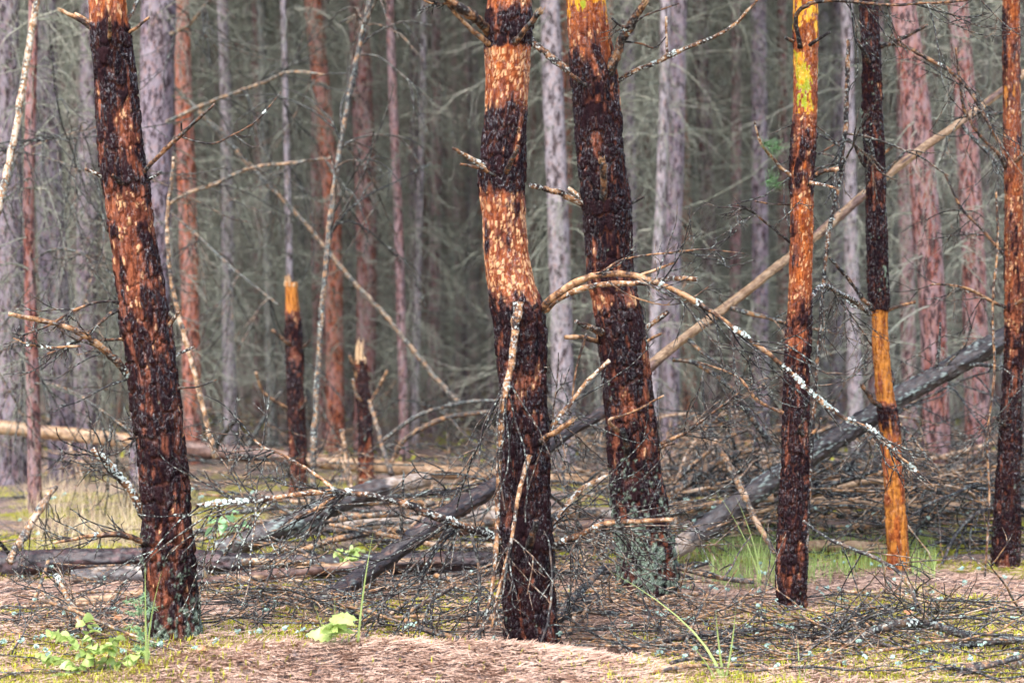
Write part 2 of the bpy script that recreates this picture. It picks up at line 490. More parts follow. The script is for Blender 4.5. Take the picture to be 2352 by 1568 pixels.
def bark_field(th, s, Rm, py, prof, seed, amp=1.0, scale=1.0):
    """relief (metres) and colour masks of a bark surface at angle th, height s"""
    cx, cy = np.cos(th) * Rm, np.sin(th) * Rm
    wu = (fbm(cx * 16, cy * 16, s * 7, 2, seed) - 0.5)
    wv = (fbm(cx * 14, cy * 14, s * 9, 2, seed + 40) - 0.5)
    n1 = max(6, int(round(2 * np.pi * Rm / (0.017 * scale))))
    f1, f2, p1 = cells(th / (2 * np.pi) * n1 + wu * 2.2, s / (0.050 * scale) + wv * 1.6, n1, seed)
    n2 = max(12, int(round(2 * np.pi * Rm / (0.0085 * scale))))
    g1, g2, p2 = cells(th / (2 * np.pi) * n2 + wu * 3.0, s / (0.022 * scale) + wv * 2.0, n2, seed + 3)
    crack = 1 - sstep(0.03, 0.20, f2 - f1)
    crack2 = 1 - sstep(0.02, 0.22, g2 - g1)
    hf = fbm(cx * 120, cy * 120, s * 55, 3, seed + 8)
    mf = .62 * fbm(cx * 40, cy * 40, s * 5.5, 3, seed + 21) + .38 * fbm(cx * 26, cy * 26, s * 17, 2, seed + 22)
    furrow = fbm(cx * 44 + 9, cy * 44, s * 3.0, 2, seed + 55)
    lf = fbm(cx * 9, cy * 9, s * 5, 2, seed + 31)
    D, Cr = interp(prof.get('dark'), py), interp(prof.get('cream'), py)
    L, Ye, W = interp(prof.get('lichen'), py), interp(prof.get('yellow'), py), interp(prof.get('wood'), py)
    smooth = np.clip(1 - 0.75 * (1 - D) * (py < 700) - 0.8 * W, 0.15, 1)
    v = D - 0.06 + 1.7 * (mf - 0.5) + 0.6 * (lf - 0.5) + 0.30 * (p1 - 0.5) + 0.10 * (p2 - 0.5)
    dark = sstep(0.44, 0.58, v)
    dark = dark * (1 - 0.50 * crack * (mf > 0.50))
    flake = (p2 + .9 * (fbm(cx * 70, cy * 70, s * 30, 2, seed + 66) - .5) > 1 - 0.60 * Cr * (.55 + .9 * mf)) * sstep(0.10, 0.24, g2 - g1) * sstep(0.3, 0.45, hf + 0.15)
    lich = sstep(0.58, 0.70, 0.12 + 0.50 * L * (0.5 + lf) + 1.0 * (hf - 0.5) + 0.8 * (mf - 0.5)) * (L > 0.005)
    yel = sstep(0.5, 0.56, Ye + 1.3 * (fbm(cx * 26, cy * 26, s * 12, 2, seed + 77) - 0.5) + 0.5 * (p2 - 0.5)) * (Ye > 0.01)
    woo = sstep(0.46, 0.54, W + 1.0 * (mf - 0.5)) * (W > 0.01)
    relief = amp * smooth * (0.0078 * (p1 - 0.35) - 0.0075 * crack + 0.0030 * (p2 - 0.4) - 0.0020 * crack2 + 0.0050 * (hf - 0.5) + 0.005 * (mf - 0.5) + 0.016 * (furrow - 0.5))
    relief = relief + 0.0022 * dark - 0.004 * woo + 0.003 * lich
    cr = np.clip(crack * 0.9 + 0.6 * crack2, 0, 1)
    A = np.stack([dark * (1 - woo) * (1 - 0.9 * yel), flake * (1 - dark) * (1 - woo), lich * (1 - 0.5 * woo), yel], -1)
    Br = interp(prof['brown'], py) if 'brown' in prof else np.zeros_like(cr)
    B = np.stack([woo, cr, p1, np.clip(np.maximum(Br + .5 * (lf - .5) * (Br > .02), .9 * sstep(.12, .44, v) * (D > .2)), 0, 1)], -1)
    return relief, A, B

def hero_trunk(name, pts, Y, prof, seed, root, nseg=104, row=0.0052, top=8.0, amp=1.0, mat='bark', scale=1.0):
    """pts: (px, py, width px) from the top down at depth Y"""
    q = []
    for (px, py, w) in pts[::-1]:
        q.append(np.append(P(px, py, Y), [w / 2 / F * Y, py]))
    q = np.array(q)
    b0 = q[0].copy(); d = q[0] - q[1]; d = d / abs(d[2]) * 0.14
    b0[:3] += d[:3]; b0[3] *= 1.12
    q = np.vstack([b0, q])
    n = int((q[-1][2] - q[0][2]) / row)
    S = smooth_path(q, n)
    if top > 0:
        d = q[-1][:3] - q[-4][:3]; d /= d[2]; d[:2] *= 0.6
        e = []
        for k in range(1, 15):
            z = (top - q[-1][2]) * k / 14
            c = q[-1][:3] + d * z * (1 - 0.35 * k / 14)
            c[2] = q[-1][2] + z
            e.append(np.append(c, [q[-1][3] * (1 - 0.75 * k / 14), -50.0]))
        S = np.vstack([S, np.array(e)])
    C, rad, py = S[:, :3], S[:, 3], S[:, 4]
    s = np.concatenate([[0], np.cumsum(np.linalg.norm(np.diff(C, axis=0), axis=1))])
    th = np.arange(nseg) / nseg * 2 * np.pi
    TH, SS = np.meshgrid(th, s)
    PY = np.repeat(py[:, None], nseg, 1)
    Rm = float(np.mean(rad[: n]))
    rel, A, B = bark_field(TH.ravel(), SS.ravel(), Rm, PY.ravel(), prof, seed, amp, scale)
    rel = rel.reshape(TH.shape)
    lob = (fbm(np.cos(TH) * 0.9 + 5, np.sin(TH) * 0.9, SS * 3.0, 2, seed + 90) - 0.5) * 0.16 * rad[:, None]
    rr = rad[:, None] + rel - 0.002 + lob
    V = np.stack([C[:, 0:1] + rr * np.cos(TH), C[:, 1:2] + rr * np.sin(TH), np.repeat(C[:, 2:3], nseg, 1)], -1)
    mbk = MB()
    mbk.add(V, grid_quads(len(C), nseg), None, A, B)
    o = link(name, mbk.mesh(name, root.location), M[mat], root)
    return o, S

# ------------------------------------------------------------------ branches and twigs
def wander(p, d, length, n, droop=0.25, curl=0.0, wob=0.18, r=None):
    r = r or rng
    d = np.array(d, float); d /= np.linalg.norm(d)
    pts = [np.array(p, float)]
    st = length / n
    for k in range(n):
        t = k / n
        d = d + r.normal(0, wob, 3) * 0.5 + np.array([0, 0, -droop * (1 - t) + curl * t])* (3.0 / n)
        d /= np.linalg.norm(d)
        pts.append(pts[-1] + d * st)
    return np.array(pts)

def twig(mb, p, d, length, r0, k=4, n=7, droop=0.25, curl=0.2, wob=0.2, lich=0.0, kids=2, tone=None, depth=0):
    C = wander(p, d, length, n, droop, curl, wob)
    t = np.linspace(0, 1, n + 1)
    tn = rng.random() if tone is None else tone
    A = np.stack([np.full(n + 1, tn), t, np.full(n + 1, lich), np.ones(n + 1)], -1)
    tube(mb, C, 1.35 * r0 * (1 - 0.45 * t), k, A, cap=False)
    if kids and depth < 2:
        for _ in range(kids):
            i = rng.integers(1, n)
            dd = C[i + 1] - C[i]; dd /= np.linalg.norm(dd)
            s = rng.normal(0, 1, 3); s -= dd * s.dot(dd); s /= np.linalg.norm(s)
            twig(mb, C[i], dd * 0.75 + s * 0.7, length * rng.uniform(0.3, 0.6), r0 * 0.7, k, max(4, n - 2), droop, curl, wob, lich, kids - 1, tn, depth + 1)

def lichen_clumps(mb, C, rad, spots, size=0.012, dens=60):
    """ruffled crust sitting on a branch path; spots = (t0, t1) fractions"""
    n = len(C)
    for (a, b) in spots:
        m = max(6, int(dens * (b - a) * n / 10))
        for _ in range(m):
            t = rng.uniform(a, b) * (n - 1)
            i = min(int(t), n - 2)
            c = C[i] + (C[i + 1] - C[i]) * (t - i)
            d = rng.normal(0, 1, 3); d[2] += 0.5; d[1] -= 0.3; d /= np.linalg.norm(d)
            c = c + d * rad[i] * 0.9
            e1 = np.cross(d, rng.normal(0, 1, 3)); e1 /= np.linalg.norm(e1); e2 = np.cross(d, e1)
            sz = size * rng.uniform(0.35, 1.0)
            k = 6
            ang = np.arange(k) / k * 2 * np.pi + rng.random()
            rr = sz * (0.6 + 0.6 * rng.random(k))
            ring = c + (np.cos(ang) * rr)[:, None] * e1 + (np.sin(ang) * rr)[:, None] * e2 + d * (sz * (rng.random(k)[:, None] * 0.9))
            V = np.vstack([ring, c + d * sz * 0.4, c - d * sz * 0.3])
            j = np.arange(k)
            T = np.vstack([np.stack([j, (j + 1) % k, np.full(k, k)], -1), np.stack([(j + 1) % k, j, np.full(k, k + 1)], -1)])
            mb.add(V, None, T, (rng.random(), 0, 0, 1))

def limb(root, name, pts, Y0, Y1=None, tone=0.55, tone_end=None, sprays=None, lichen=None, k=9, splinter=False, lich=0.15, depths=None, mat='branch', lsize=0.0075):
    """a branch traced as (px, py, width) with depth running from Y0 (at the trunk) to Y1"""
    Y1 = Y0 if Y1 is None else Y1
    m = len(pts)
    q = []
    for a, (px, py, w) in enumerate(pts):
        Y = depths[a] if depths else Y0 + (Y1 - Y0) * a / max(1, m - 1)
        q.append(np.append(P(px, py, Y), w / 2 / F * Y))
    q = np.array(q)
    L = np.sum(np.linalg.norm(np.diff(q[:, :3], axis=0), axis=1))
    n = int(np.clip(L / 0.018, 7, 70))
    S = smooth_path(q, n)
    C, rad = S[:, :3].copy(), np.maximum(S[:, 3], 0.0008)
    C[1:-1] += rng.normal(0, 0.12, (n - 2, 3)) * rad[1:-1, None]
    node = (vnoise(np.arange(n) * 0.35, np.full(n, rng.random() * 99), np.zeros(n), 5) > 0.72) * 0.18
    rad = rad * (1 + node + rng.normal(0, 0.04, n))
    t = np.linspace(0, 1, n)
    te = tone if tone_end is None else tone_end
    tn = np.clip(tone + (te - tone) * t + rng.normal(0, 0.06, n), 0, 1)
    A = np.stack([tn, t, np.full(n, lich), np.ones(n)], -1)
    mbk = MB()
    tube(mbk, C, rad, k, A, rough=0.12)
    loc = root.location if root else C[0]
    o = link(name, mbk.mesh(name, loc), M[mat], root)
    if splinter:
        ms = MB()
        d = C[-1] - C[-3]; d /= np.linalg.norm(d)
        for _ in range(9):
            off = rng.normal(0, 0.45, 3) * rad[-1]
            tube(ms, np.array([C[-1] + off - d * 0.004, C[-1] + off * 1.3 + d * rng.uniform(0.2, 1.3) * rad[-1] * 2]), [rad[-1] * 0.35, rad[-1] * 0.06], 4, (rng.random(), 0, 0, 1))
        link('splintered_end', ms.mesh('splintered_end', loc), M['splinter'], o)
    if sprays:
        ms = MB()
        for sp in sprays:
            cnt, a, b, ln = sp[:4]
            opt = sp[4] if len(sp) > 4 else {}
            dirn = np.array(opt.get('dir', (0, 0, -0.4)), float)
            for _ in range(cnt):
                ti = rng.uniform(a, b) * (n - 1)
                i = min(int(ti), n - 2)
                dd = C[i + 1] - C[i]; dd /= np.linalg.norm(dd)
                v = dd * opt.get('along', 0.5) + dirn + rng.normal(0, opt.get('spread', 0.6), 3)
                twig(ms, C[i], v, ln * rng.uniform(0.5, 1.15), min(opt.get('r', 0.0026), rad[i] * 0.8), 5, 9, opt.get('droop', 0.35), opt.get('curl', 0.45), 0.20, opt.get('lich', 0.3), opt.get('kids', 2), rng.random() * 0.8)
        so = link('twig_spray', ms.mesh('twig_spray', loc), M['twig'], o)
        so['kind'] = 'stuff'
    if lichen:
        ml = MB()
        lichen_clumps(ml, C, rad, lichen, size=lsize, dens=int(60 + 9000 * float(np.mean(rad))))
        lo = link('lichen_crust', ml.mesh('lichen_crust', loc, smooth=False), M['lichen'], o)
        lo['kind'] = 'stuff'
    return o, C

# crown of needle clumps, shared by many trees
def crown_mesh(name, z0, z1, rad, clumps, per, leaf, seed):
    r = np.random.default_rng(seed)
    V, T, A = [], [], []
    mbk = MB()
    c = np.stack([r.normal(0, rad * 0.5, clumps), r.normal(0, rad * 0.5, clumps), r.uniform(z0, z1, clumps)], -1)
    n = clumps * per
    ctr = np.repeat(c, per, 0) + r.normal(0, 0.28, (n, 3)) * np.array([1, 1, 0.6])
    d1 = r.normal(0, 1, (n, 3)); d1 /= np.linalg.norm(d1, axis=1)[:, None]
    d2 = np.cross(d1, r.normal(0, 1, (n, 3))); d2 /= np.linalg.norm(d2, axis=1)[:, None]
    V = np.stack([ctr - d2 * leaf * 0.35, ctr + d2 * leaf * 0.35, ctr + d1 * leaf], 1).reshape(-1, 3)
    T = np.arange(n * 3).reshape(-1, 3)
    A = np.repeat(np.stack([r.random(n), np.zeros(n), np.zeros(n), np.ones(n)], -1), 3, 0)
    mbk.add(V, None, T, A)
    for k in range(14):
        p = np.array([0, 0, r.uniform(z0 - 0.5, z1 - 0.5)])
        a = r.uniform(0, 2 * np.pi)
        tube(mbk, np.array([p, p + np.array([math.cos(a), math.sin(a), 0.4]) * rad * 0.8]), [0.04, 0.01], 4, (0.0, 0, 0, 1))
    return mbk.mesh(name, smooth=False)

# ------------------------------------------------------------------ the foreground pines
def tree_root(name, base, Y, label, group=None):
    p = P(base[0], base[1], Y)
    r = empty(name, (p[0], p[1], float(gz(p[0], p[1]))))
    tag(r, label, 'tree', group)
    return r

near_crown = crown_mesh('young_crown', 0.0, 3.2, 1.1, 46, 26, 0.16, 5)
def add_crown(root, S, me=near_crown, z=5.2, sc=1.0):
    c = bpy.data.objects.new('crown', me)
    COL.objects.link(c)
    if not me.materials: me.materials.append(M['crown'])
    c.parent = root
    k = np.argmin(np.abs(S[:, 2] - z))
    c.location = (S[k, 0] - root.location[0], S[k, 1] - root.location[1], z)
    c.scale = (sc, sc, sc)
    c.rotation_euler = (0, 0, rng.uniform(0, 6))
    c['kind'] = 'stuff'

YA, YB, YC, YD, YE, YF = 7.07, 7.0, 8.4, 8.15, 9.27, 9.6
# ---- the leaning pine with the birch seedling at its foot
TA = tree_root('pine_tree', (410, 1505), YA, 'leaning pine with black wet bark, rust-orange streaks and a birch seedling at its foot')
tA, SA = hero_trunk('trunk', [(243, -40, 88), (246, 0, 88), (250, 60, 94), (254, 100, 96), (263, 180, 96), (274, 300, 102), (284, 390, 107), (291, 440, 108), (301, 520, 104), (320, 640, 105), (333, 740, 108), (351, 860, 108), (362, 960, 110), (374, 1060, 110), (381, 1180, 111), (384, 1250, 116), (390, 1340, 116), (398, 1430, 118), (405, 1500, 126)],
    YA, {'dark': {0: .12, 50: .30, 75: .85, 110: .95, 180: .74, 230: .58, 300: .52, 360: .66, 420: .85, 470: .62, 520: .5, 640: .58, 760: .70, 900: .74, 1000: .76, 1100: .76, 1250: .78, 1500: .74},
         'cream': {0: .45, 60: .2, 100: .05, 250: .18, 330: .14, 420: .03, 520: .18, 700: .08, 900: .08, 1100: .04, 1500: .0},
         'yellow': {0: .12, 40: .0}, 'brown': {0: .1, 60: .25, 150: .6, 400: .7, 650: .85, 900: .95}, 'lichen': {0: .0, 800: .04, 1000: .2, 1200: .42, 1300: .75, 1500: .95}}, 11, TA, scale=1.6, amp=1.25)
add_crown(TA, SA)
limb(TA, 'branch', [(222, 75, 13), (190, 50, 12), (141, 24, 9)], YA, YA - .05, .62, splinter=True)
limb(TA, 'branch', [(222, 70, 10), (200, 48, 9), (172, 32, 7)], YA + .03, YA + .05, .9)
limb(TA, 'branch', [(285, 85, 9), (310, 66, 8), (343, 40, 6)], YA, YA - .03, .5)
limb(TA, 'branch', [(252, 92, 10), (252, 70, 9), (252, 45, 7)], YA - .07, YA - .16, .55, splinter=True)
limb(TA, 'branch', [(285, 55, 9), (306, 25, 8), (325, -30, 8)], YA, YA + .1, .3, lich=.5)
limb(TA, 'branch', [(320, 408, 13), (345, 378, 10), (385, 338, 10), (415, 310, 10), (450, 278, 8), (493, 239, 6)], YA - .02, YA - .16, .28, .12)
limb(TA, 'branch', [(413, 312, 6), (440, 322, 5), (490, 330, 5), (530, 312, 4), (570, 292, 4), (602, 265, 4), (645, 212, 2)], YA - .1, YA - .16, .2, lichen=[(.78, .82)], sprays=[(2, .2, .6, .12, {'dir': (1, 0, -.3)})])
limb(TA, 'branch', [(418, 308, 5), (416, 280, 4)], YA - .1, YA - .12, .1)
limb(TA, 'branch', [(250, 415, 9), (220, 398, 8), (195, 388, 6)], YA, YA - .05, .2, lich=.9)
limb(TA, 'branch', [(330, 418, 8), (350, 408, 7), (372, 394, 5)], YA, YA, .2, lich=.8)
limb(TA, 'branch', [(285, 425, 12), (270, 412, 9), (258, 402, 7)], YA - .07, YA - .13, .35)
limb(TA, 'branch', [(312, 885, 22), (290, 855, 19), (255, 818, 18), (225, 790, 16), (190, 768, 15), (150, 750, 13), (105, 738, 11), (62, 730, 10), (20, 721, 9)], YA, YA - .3, .30, .86, lich=.25, lichen=[(0, .06), (.10, .16)], sprays=[(5, .05, .5, .26, {'dir': (-.8, 0, -.2), 'kids': 2})])
limb(TA, 'branch', [(285, 700, 9), (255, 692, 7), (215, 696, 6), (165, 715, 6), (110, 748, 5), (52, 770, 3)], YA, YA - .2, .22, sprays=[(6, .3, 1, .2, {'dir': (-.8, 0, -.1)})])
limb(TA, 'branch', [(290, 705, 11), (255, 720, 9), (225, 745, 8), (190, 775, 7), (145, 800, 6), (108, 812, 5)], YA, YA - .15, .25, sprays=[(6, .3, 1, .16, {'dir': (-.8, 0, -.2)})], lichen=[(.7, .8)])
limb(TA, 'branch', [(185, 795, 6), (160, 796, 6), (120, 798, 5), (70, 792, 4), (30, 776, 2)], YA - .2, YA - .25, .7, sprays=[(6, .5, 1, .09, {'dir': (-.8, 0, .2)})], lichen=[(.45, .58), (.75, .8)])
limb(TA, 'branch', [(290, 778, 8), (255, 780, 7), (230, 781, 6)], YA, YA - .06, .7)
limb(TA, 'branch', [(375, 758, 11), (398, 734, 9), (414, 710, 7)], YA, YA - .04, .55, lich=.6)
limb(TA, 'branch', [(385, 832, 8), (412, 812, 7), (447, 796, 6)], YA + .02, YA + .05, .5, lich=.9)
limb(TA, 'branch', [(395, 893, 8), (420, 890, 6), (450, 889, 4), (478, 880, 4), (497, 872, 3)], YA, YA - .03, .1)
limb(TA, 'branch', [(335, 1185, 24), (305, 1135, 20), (270, 1090, 17), (245, 1060, 14), (212, 1030, 13)], YA - .02, YA - .16, .35, lich=.9, lichen=[(.3, .9)], sprays=[(9, .3, .95, .26, {'dir': (-.7, 0, .3)})])
limb(TA, 'branch', [(350, 1250, 18), (315, 1238, 14), (280, 1228, 12), (232, 1228, 11), (190, 1234, 9), (122, 1246, 6)], YA - .05, YA - .2, .10, .75, sprays=[(9, .2, .9, .22, {'dir': (-.8, 0, 0), 'droop': .15})], lichen=[(.55, .62)])
limb(TA, 'branch', [(345, 1000, 8), (310, 1005, 6), (275, 1012, 4)], YA, YA - .08, .3, sprays=[(4, .3, 1, .16, {'dir': (-.6, 0, .2)})])

# ---- the pine with the cream-flecked band
TB = tree_root('pine_tree', (1230, 1510), YB, 'dark pine with a cream-flecked orange band and a long arching lichen-crusted branch')
tB, SB = hero_trunk('trunk', [(1171, -40, 100), (1170, 0, 102), (1168, 60, 108), (1167, 100, 106), (1165, 200, 99), (1160, 300, 97), (1154, 395, 107), (1154, 440, 106), (1158, 500, 102), (1162, 570, 106), (1173, 640, 112), (1188, 700, 122), (1196, 740, 120), (1200, 800, 114), (1204, 900, 107), (1209, 1000, 107), (1209, 1100, 114), (1209, 1200, 122), (1211, 1260, 130), (1215, 1340, 124), (1220, 1420, 126), (1230, 1510, 134)],
    YB, {'dark': {0: .25, 20: .5, 40: .9, 105: .97, 118: .12, 210: .12, 240: .5, 270: .85, 400: .95, 430: .8, 455: .3, 500: .2, 560: .42, 590: .12, 660: .12, 690: .5, 720: .88, 820: .85, 880: .6, 940: .7, 1000: .9, 1500: .95},
         'cream': {0: .5, 40: .05, 110: .0, 125: .75, 230: .6, 280: .2, 430: .25, 460: .75, 560: .7, 640: .95, 680: .5, 720: .12, 900: .25, 1000: .1, 1100: 0},
         'lichen': {0: 0, 340: .0, 350: .14, 380: .1, 410: 0, 700: .02, 720: .10, 800: .04, 1000: .10, 1200: .30, 1350: .4, 1500: .62}, 'brown': {0: 0, 240: .1, 300: .6, 420: .5, 470: .1, 660: .1, 720: .8, 1000: 1}}, 23, TB, scale=1.3, amp=1.1)
add_crown(TB, SB, sc=0.9)
limb(TB, 'branch', [(1130, 80, 26), (1105, 55, 22), (1075, 30, 20), (1020, -5, 17), (960, -40, 14)], YB, YB - .3, .38, .25)
limb(TB, 'branch', [(1130, 110, 13), (1112, 92, 11), (1082, 68, 10), (1050, 35, 9), (1028, 5, 9), (1015, -40, 9)], YB - .03, YB - .25, .55, .8)
limb(TB, 'branch', [(1030, 8, 5), (990, 8, 4), (955, -10, 3)], YB - .2, YB - .25, .6, sprays=[(4, .0, .6, .1)])
limb(TB, 'branch', [(1180, 100, 15), (1205, 72, 14), (1238, 28, 13)], YB - .07, YB - .20, .2, splinter=True)
limb(TB, 'branch', [(1135, 400, 9), (1095, 372, 10), (1068, 356, 8), (1040, 340, 6)], YB - .04, YB - .15, .75, lichen=[(.25, .45)], lich=.7)
limb(TB, 'branch', [(1140, 405, 8), (1110, 390, 8), (1085, 382, 7), (1058, 377, 5)], YB - .07, YB - .2, .25)
limb(TB, 'branch', [(1162, 398, 13), (1175, 370, 12), (1190, 335, 10)], YB - .07, YB - .16, .32)
ARCH = [(1235, 725, 22), (1262, 690, 17), (1300, 661, 15), (1345, 640, 15), (1400, 628, 14), (1460, 633, 14), (1520, 655, 13), (1580, 682, 12), (1640, 720, 11), (1700, 764, 10), (1765, 812, 11), (1830, 868, 9), (1890, 925, 9), (1950, 965, 8), (2000, 985, 8), (2060, 1042, 6), (2100, 1075, 5), (2145, 1118, 3)]
oarch, CA = limb(TB, 'branch', ARCH, YB - .02, YB - .12, .46, .66, depths=[7.0, 6.93, 6.9, 6.88, 6.85, 6.82, 6.8, 6.8, 6.8, 6.8, 6.8, 6.82, 6.82, 6.85, 6.85, 6.85, 6.85, 6.85],
    lichen=[(.30, .31), (.38, .40), (.475, .515), (.60, .665), (.675, .75), (.77, .795), (.815, .845), (.87, .89), (.93, .95)], k=10, lsize=0.0088,
    sprays=[(6, .16, .36, .30, {'dir': (.9, 0, .15), 'droop': .05, 'curl': .1, 'kids': 2}), (8, .40, .60, .42, {'dir': (.5, 0, -.5), 'droop': .4, 'curl': .35, 'kids': 2}), (14, .60, .95, .34, {'dir': (.6, 0, -.2), 'kids': 2, 'droop': .25})])
limb(TB, 'branch', [(1240, 722, 16), (1268, 698, 14), (1300, 678, 13), (1345, 660, 12), (1400, 652, 12), (1470, 650, 11), (1540, 640, 10), (1602, 641, 10)], YB + .03, YB - .08, .5, .7, lich=.5)
limb(TB, 'branch', [(1388, 622, 5), (1420, 600, 5), (1470, 588, 5), (1540, 580, 4), (1620, 573, 4), (1715, 583, 2)], YB - .12, YB - .16, .75, .2, sprays=[(6, .4, 1, .22, {'dir': (1, 0, -.1), 'droop': .1})])
limb(TB, 'branch', [(1398, 645, 5), (1430, 670, 4), (1480, 690, 4), (1530, 700, 3), (1580, 690, 3), (1640, 650, 2)], YB - .14, YB - .2, .45, .2, sprays=[(5, .4, 1, .12)])
limb(TB, 'branch', [(1470, 632, 6), (1510, 618, 6), (1555, 600, 5)], YB - .15, YB - .12, .7)
# hanging broken limb down the front of the trunk
ohang, CH = limb(TB, 'branch', [(1190, 695, 26), (1186, 735, 20), (1180, 790, 17), (1172, 850, 15), (1160, 900, 15), (1152, 970, 15), (1146, 1060, 13), (1143, 1140, 11), (1141, 1220, 11), (1138, 1290, 10), (1130, 1350, 7), (1115, 1420, 6), (1100, 1470, 4)], 6.9, depths=[6.9, 6.88, 6.86, 6.84, 6.82, 6.82, 6.82, 6.82, 6.80, 6.78, 6.76, 6.74, 6.72], tone=.44, tone_end=.5, lich=.5, lichen=[(.245, .265)], k=10,
    sprays=[(4, .24, .27, .5, {'dir': (-.6, -.1, -.7), 'spread': .35, 'droop': .5, 'curl': .2, 'kids': 1, 'r': .0036}), (3, .24, .27, .45, {'dir': (.5, -.1, -.9), 'spread': .4, 'droop': .4, 'curl': .0, 'kids': 1, 'r': .003}), (8, .75, 1, .3, {'dir': (0, 0, -.5), 'spread': .5, 'kids': 2})])
limb(TB, 'branch', [(1215, 1045, 14), (1200, 1100, 11), (1188, 1150, 10), (1178, 1220, 9), (1160, 1300, 8), (1140, 1380, 7), (1130, 1440, 5)], 6.85, 6.74, .72, .6, lich=.4, sprays=[(9, .5, 1, .3, {'dir': (0, 0, -.6), 'kids': 2})])
limb(TB, 'branch', [(1240, 1015, 14), (1270, 995, 13), (1315, 965, 12)], YB - .07, YB - .22, .5, splinter=True)
limb(TB, 'branch', [(1255, 1010, 12), (1265, 985, 13), (1290, 950, 12), (1315, 920, 10), (1350, 875, 9), (1400, 828, 9)], YB + .02, YB + .12, .45, .9, lich=.8, sprays=[(9, .1, .5, .35, {'dir': (.5, 0, -.4)})], lichen=[(.18, .23)])
limb(TB, 'branch', [(1315, 920, 5), (1318, 880, 5), (1328, 830, 6), (1347, 766, 6)], YB + .1, YB + .1, .55)
LOW = [(1180, 1255, 30), (1145, 1240, 25), (1105, 1222, 21), (1060, 1208, 19), (1012, 1190, 19), (970, 1172, 16), (920, 1153, 15), (860, 1138, 14), (800, 1131, 13), (740, 1129, 12), (670, 1137, 12), (600, 1147, 12), (540, 1152, 11), (490, 1156, 10), (450, 1160, 8)]
olow, CL = limb(TB, 'branch', LOW, 7.0, depths=[7.0, 6.98, 6.93, 6.88, 6.82, 6.8, 6.78, 6.76, 6.75, 6.75, 6.75, 6.76, 6.78, 6.8, 6.8], tone=.12, tone_end=.52, lich=.55, lichen=[(.06, .12), (.22, .25), (.54, .56), (.84, .97)], k=10, lsize=0.009,
    sprays=[(7, .20, .26, .8, {'dir': (-.55, -.1, -.55), 'droop': .25, 'curl': .25, 'kids': 2, 'r': .0034}), (4, .2, .26, .42, {'dir': (.2, 0, -.6), 'droop': .5, 'kids': 1}), (7, .52, .58, .42, {'dir': (-.7, 0, -.3), 'kids': 2, 'r': .0034}), (12, .74, 1, .6, {'dir': (-.45, -.05, -.75), 'droop': .5, 'kids': 1, 'lich': .9, 'spread': .5}), (8, .76, .98, .30, {'dir': (-.3, 0, .5), 'droop': .3, 'kids': 2})])
limb(TB, 'branch', [(775, 1132, 9), (740, 1100, 8), (690, 1068, 7), (640, 1040, 6), (595, 1020, 5), (545, 960, 3)], 6.75, 6.85, .7, .5, lich=.4, sprays=[(8, .5, 1, .26, {'dir': (-.4, 0, .1)})], lichen=[(.0, .05)])
limb(TB, 'branch', [(770, 1138, 8), (730, 1165, 7), (690, 1183, 7), (662, 1195, 6)], 6.75, 6.7, .6, sprays=[(5, .0, 1, .25)])
limb(TB, 'branch', [(1260, 1262, 18), (1300, 1240, 15), (1345, 1222, 13), (1385, 1203, 12), (1430, 1197, 11), (1490, 1195, 11), (1548, 1193, 8)], YB, YB - .2, .35, .85, lich=.3, lichen=[(.14, .18), (.38, .42)], sprays=[(12, .36, .5, .55, {'dir': (.9, 0, -.1), 'droop': .25, 'curl': .45, 'kids': 2}), (6, .1, .4, .4, {'dir': (.4, 0, -.5)})])
limb(TB, 'branch', [(1255, 1230, 16), (1285, 1185, 14), (1310, 1150, 13), (1340, 1120, 12), (1395, 1092, 10)], YB + .05, YB + .3, .5, .95, lich=.8, sprays=[(9, .1, .6, .42, {'dir': (.7, 0, 0)})])
limb(TB, 'branch', [(1215, 1260, 22), (1222, 1235, 18), (1232, 1195, 12)], YB - .08, YB - .2, .1)

# ---- the thick dark pine with the yellow patch
TC = tree_root('pine_tree', (1488, 1388), YC, 'thick dark pine with a yellow patch high up and a grey mossy foot')
tC, SC_ = hero_trunk('trunk', [(1343, -40, 90), (1347, 0, 91), (1352, 60, 95), (1358, 110, 98), (1366, 180, 106), (1369, 230, 104), (1376, 320, 105), (1382, 400, 108), (1391, 475, 112), (1395, 540, 106), (1401, 630, 107), (1416, 700, 110), (1428, 765, 114), (1438, 850, 112), (1444, 920, 114), (1453, 1000, 118), (1462, 1080, 120), (1473, 1170, 130), (1481, 1250, 134), (1486, 1320, 140), (1489, 1388, 148)],
    YC, {'dark': {0: .02, 45: .05, 80: .28, 115: .35, 150: .62, 190: .8, 300: .84, 480: .9, 560: .80, 620: .66, 690: .52, 740: .78, 800: .76, 900: .7, 1000: .76, 1100: .82, 1250: .80, 1385: .74},
         'cream': {0: .25, 60: .12, 130: .05, 520: .1, 640: .35, 720: .35, 800: .12, 900: .1, 1000: .04},
         'yellow': {-50: .6, 0: .52, 22: .42, 45: .2, 60: .05, 75: 0}, 'brown': {0: .12, 100: .15, 200: .6, 500: .8, 700: .55, 1000: .8}, 'lichen': {0: 0, 180: .04, 400: .08, 480: .2, 700: .18, 850: .3, 1000: .4, 1100: .6, 1200: .95, 1385: 1.0}}, 37, TC, nseg=104, scale=1.6, amp=1.3)
add_crown(TC, SC_, sc=1.1)
limb(TC, 'branch', [(1390, 175, 28), (1410, 145, 24), (1425, 100, 22), (1445, 65, 22), (1462, 35, 18), (1480, 8, 16)], YC - .05, YC - .2, .25, .35, splinter=True, lichen=[(.6, .66)])
limb(TC, 'branch', [(1448, 62, 7), (1425, 60, 6), (1405, 42, 6)], YC - .15, YC - .2, .1, sprays=[(3, .2, 1, .12)])
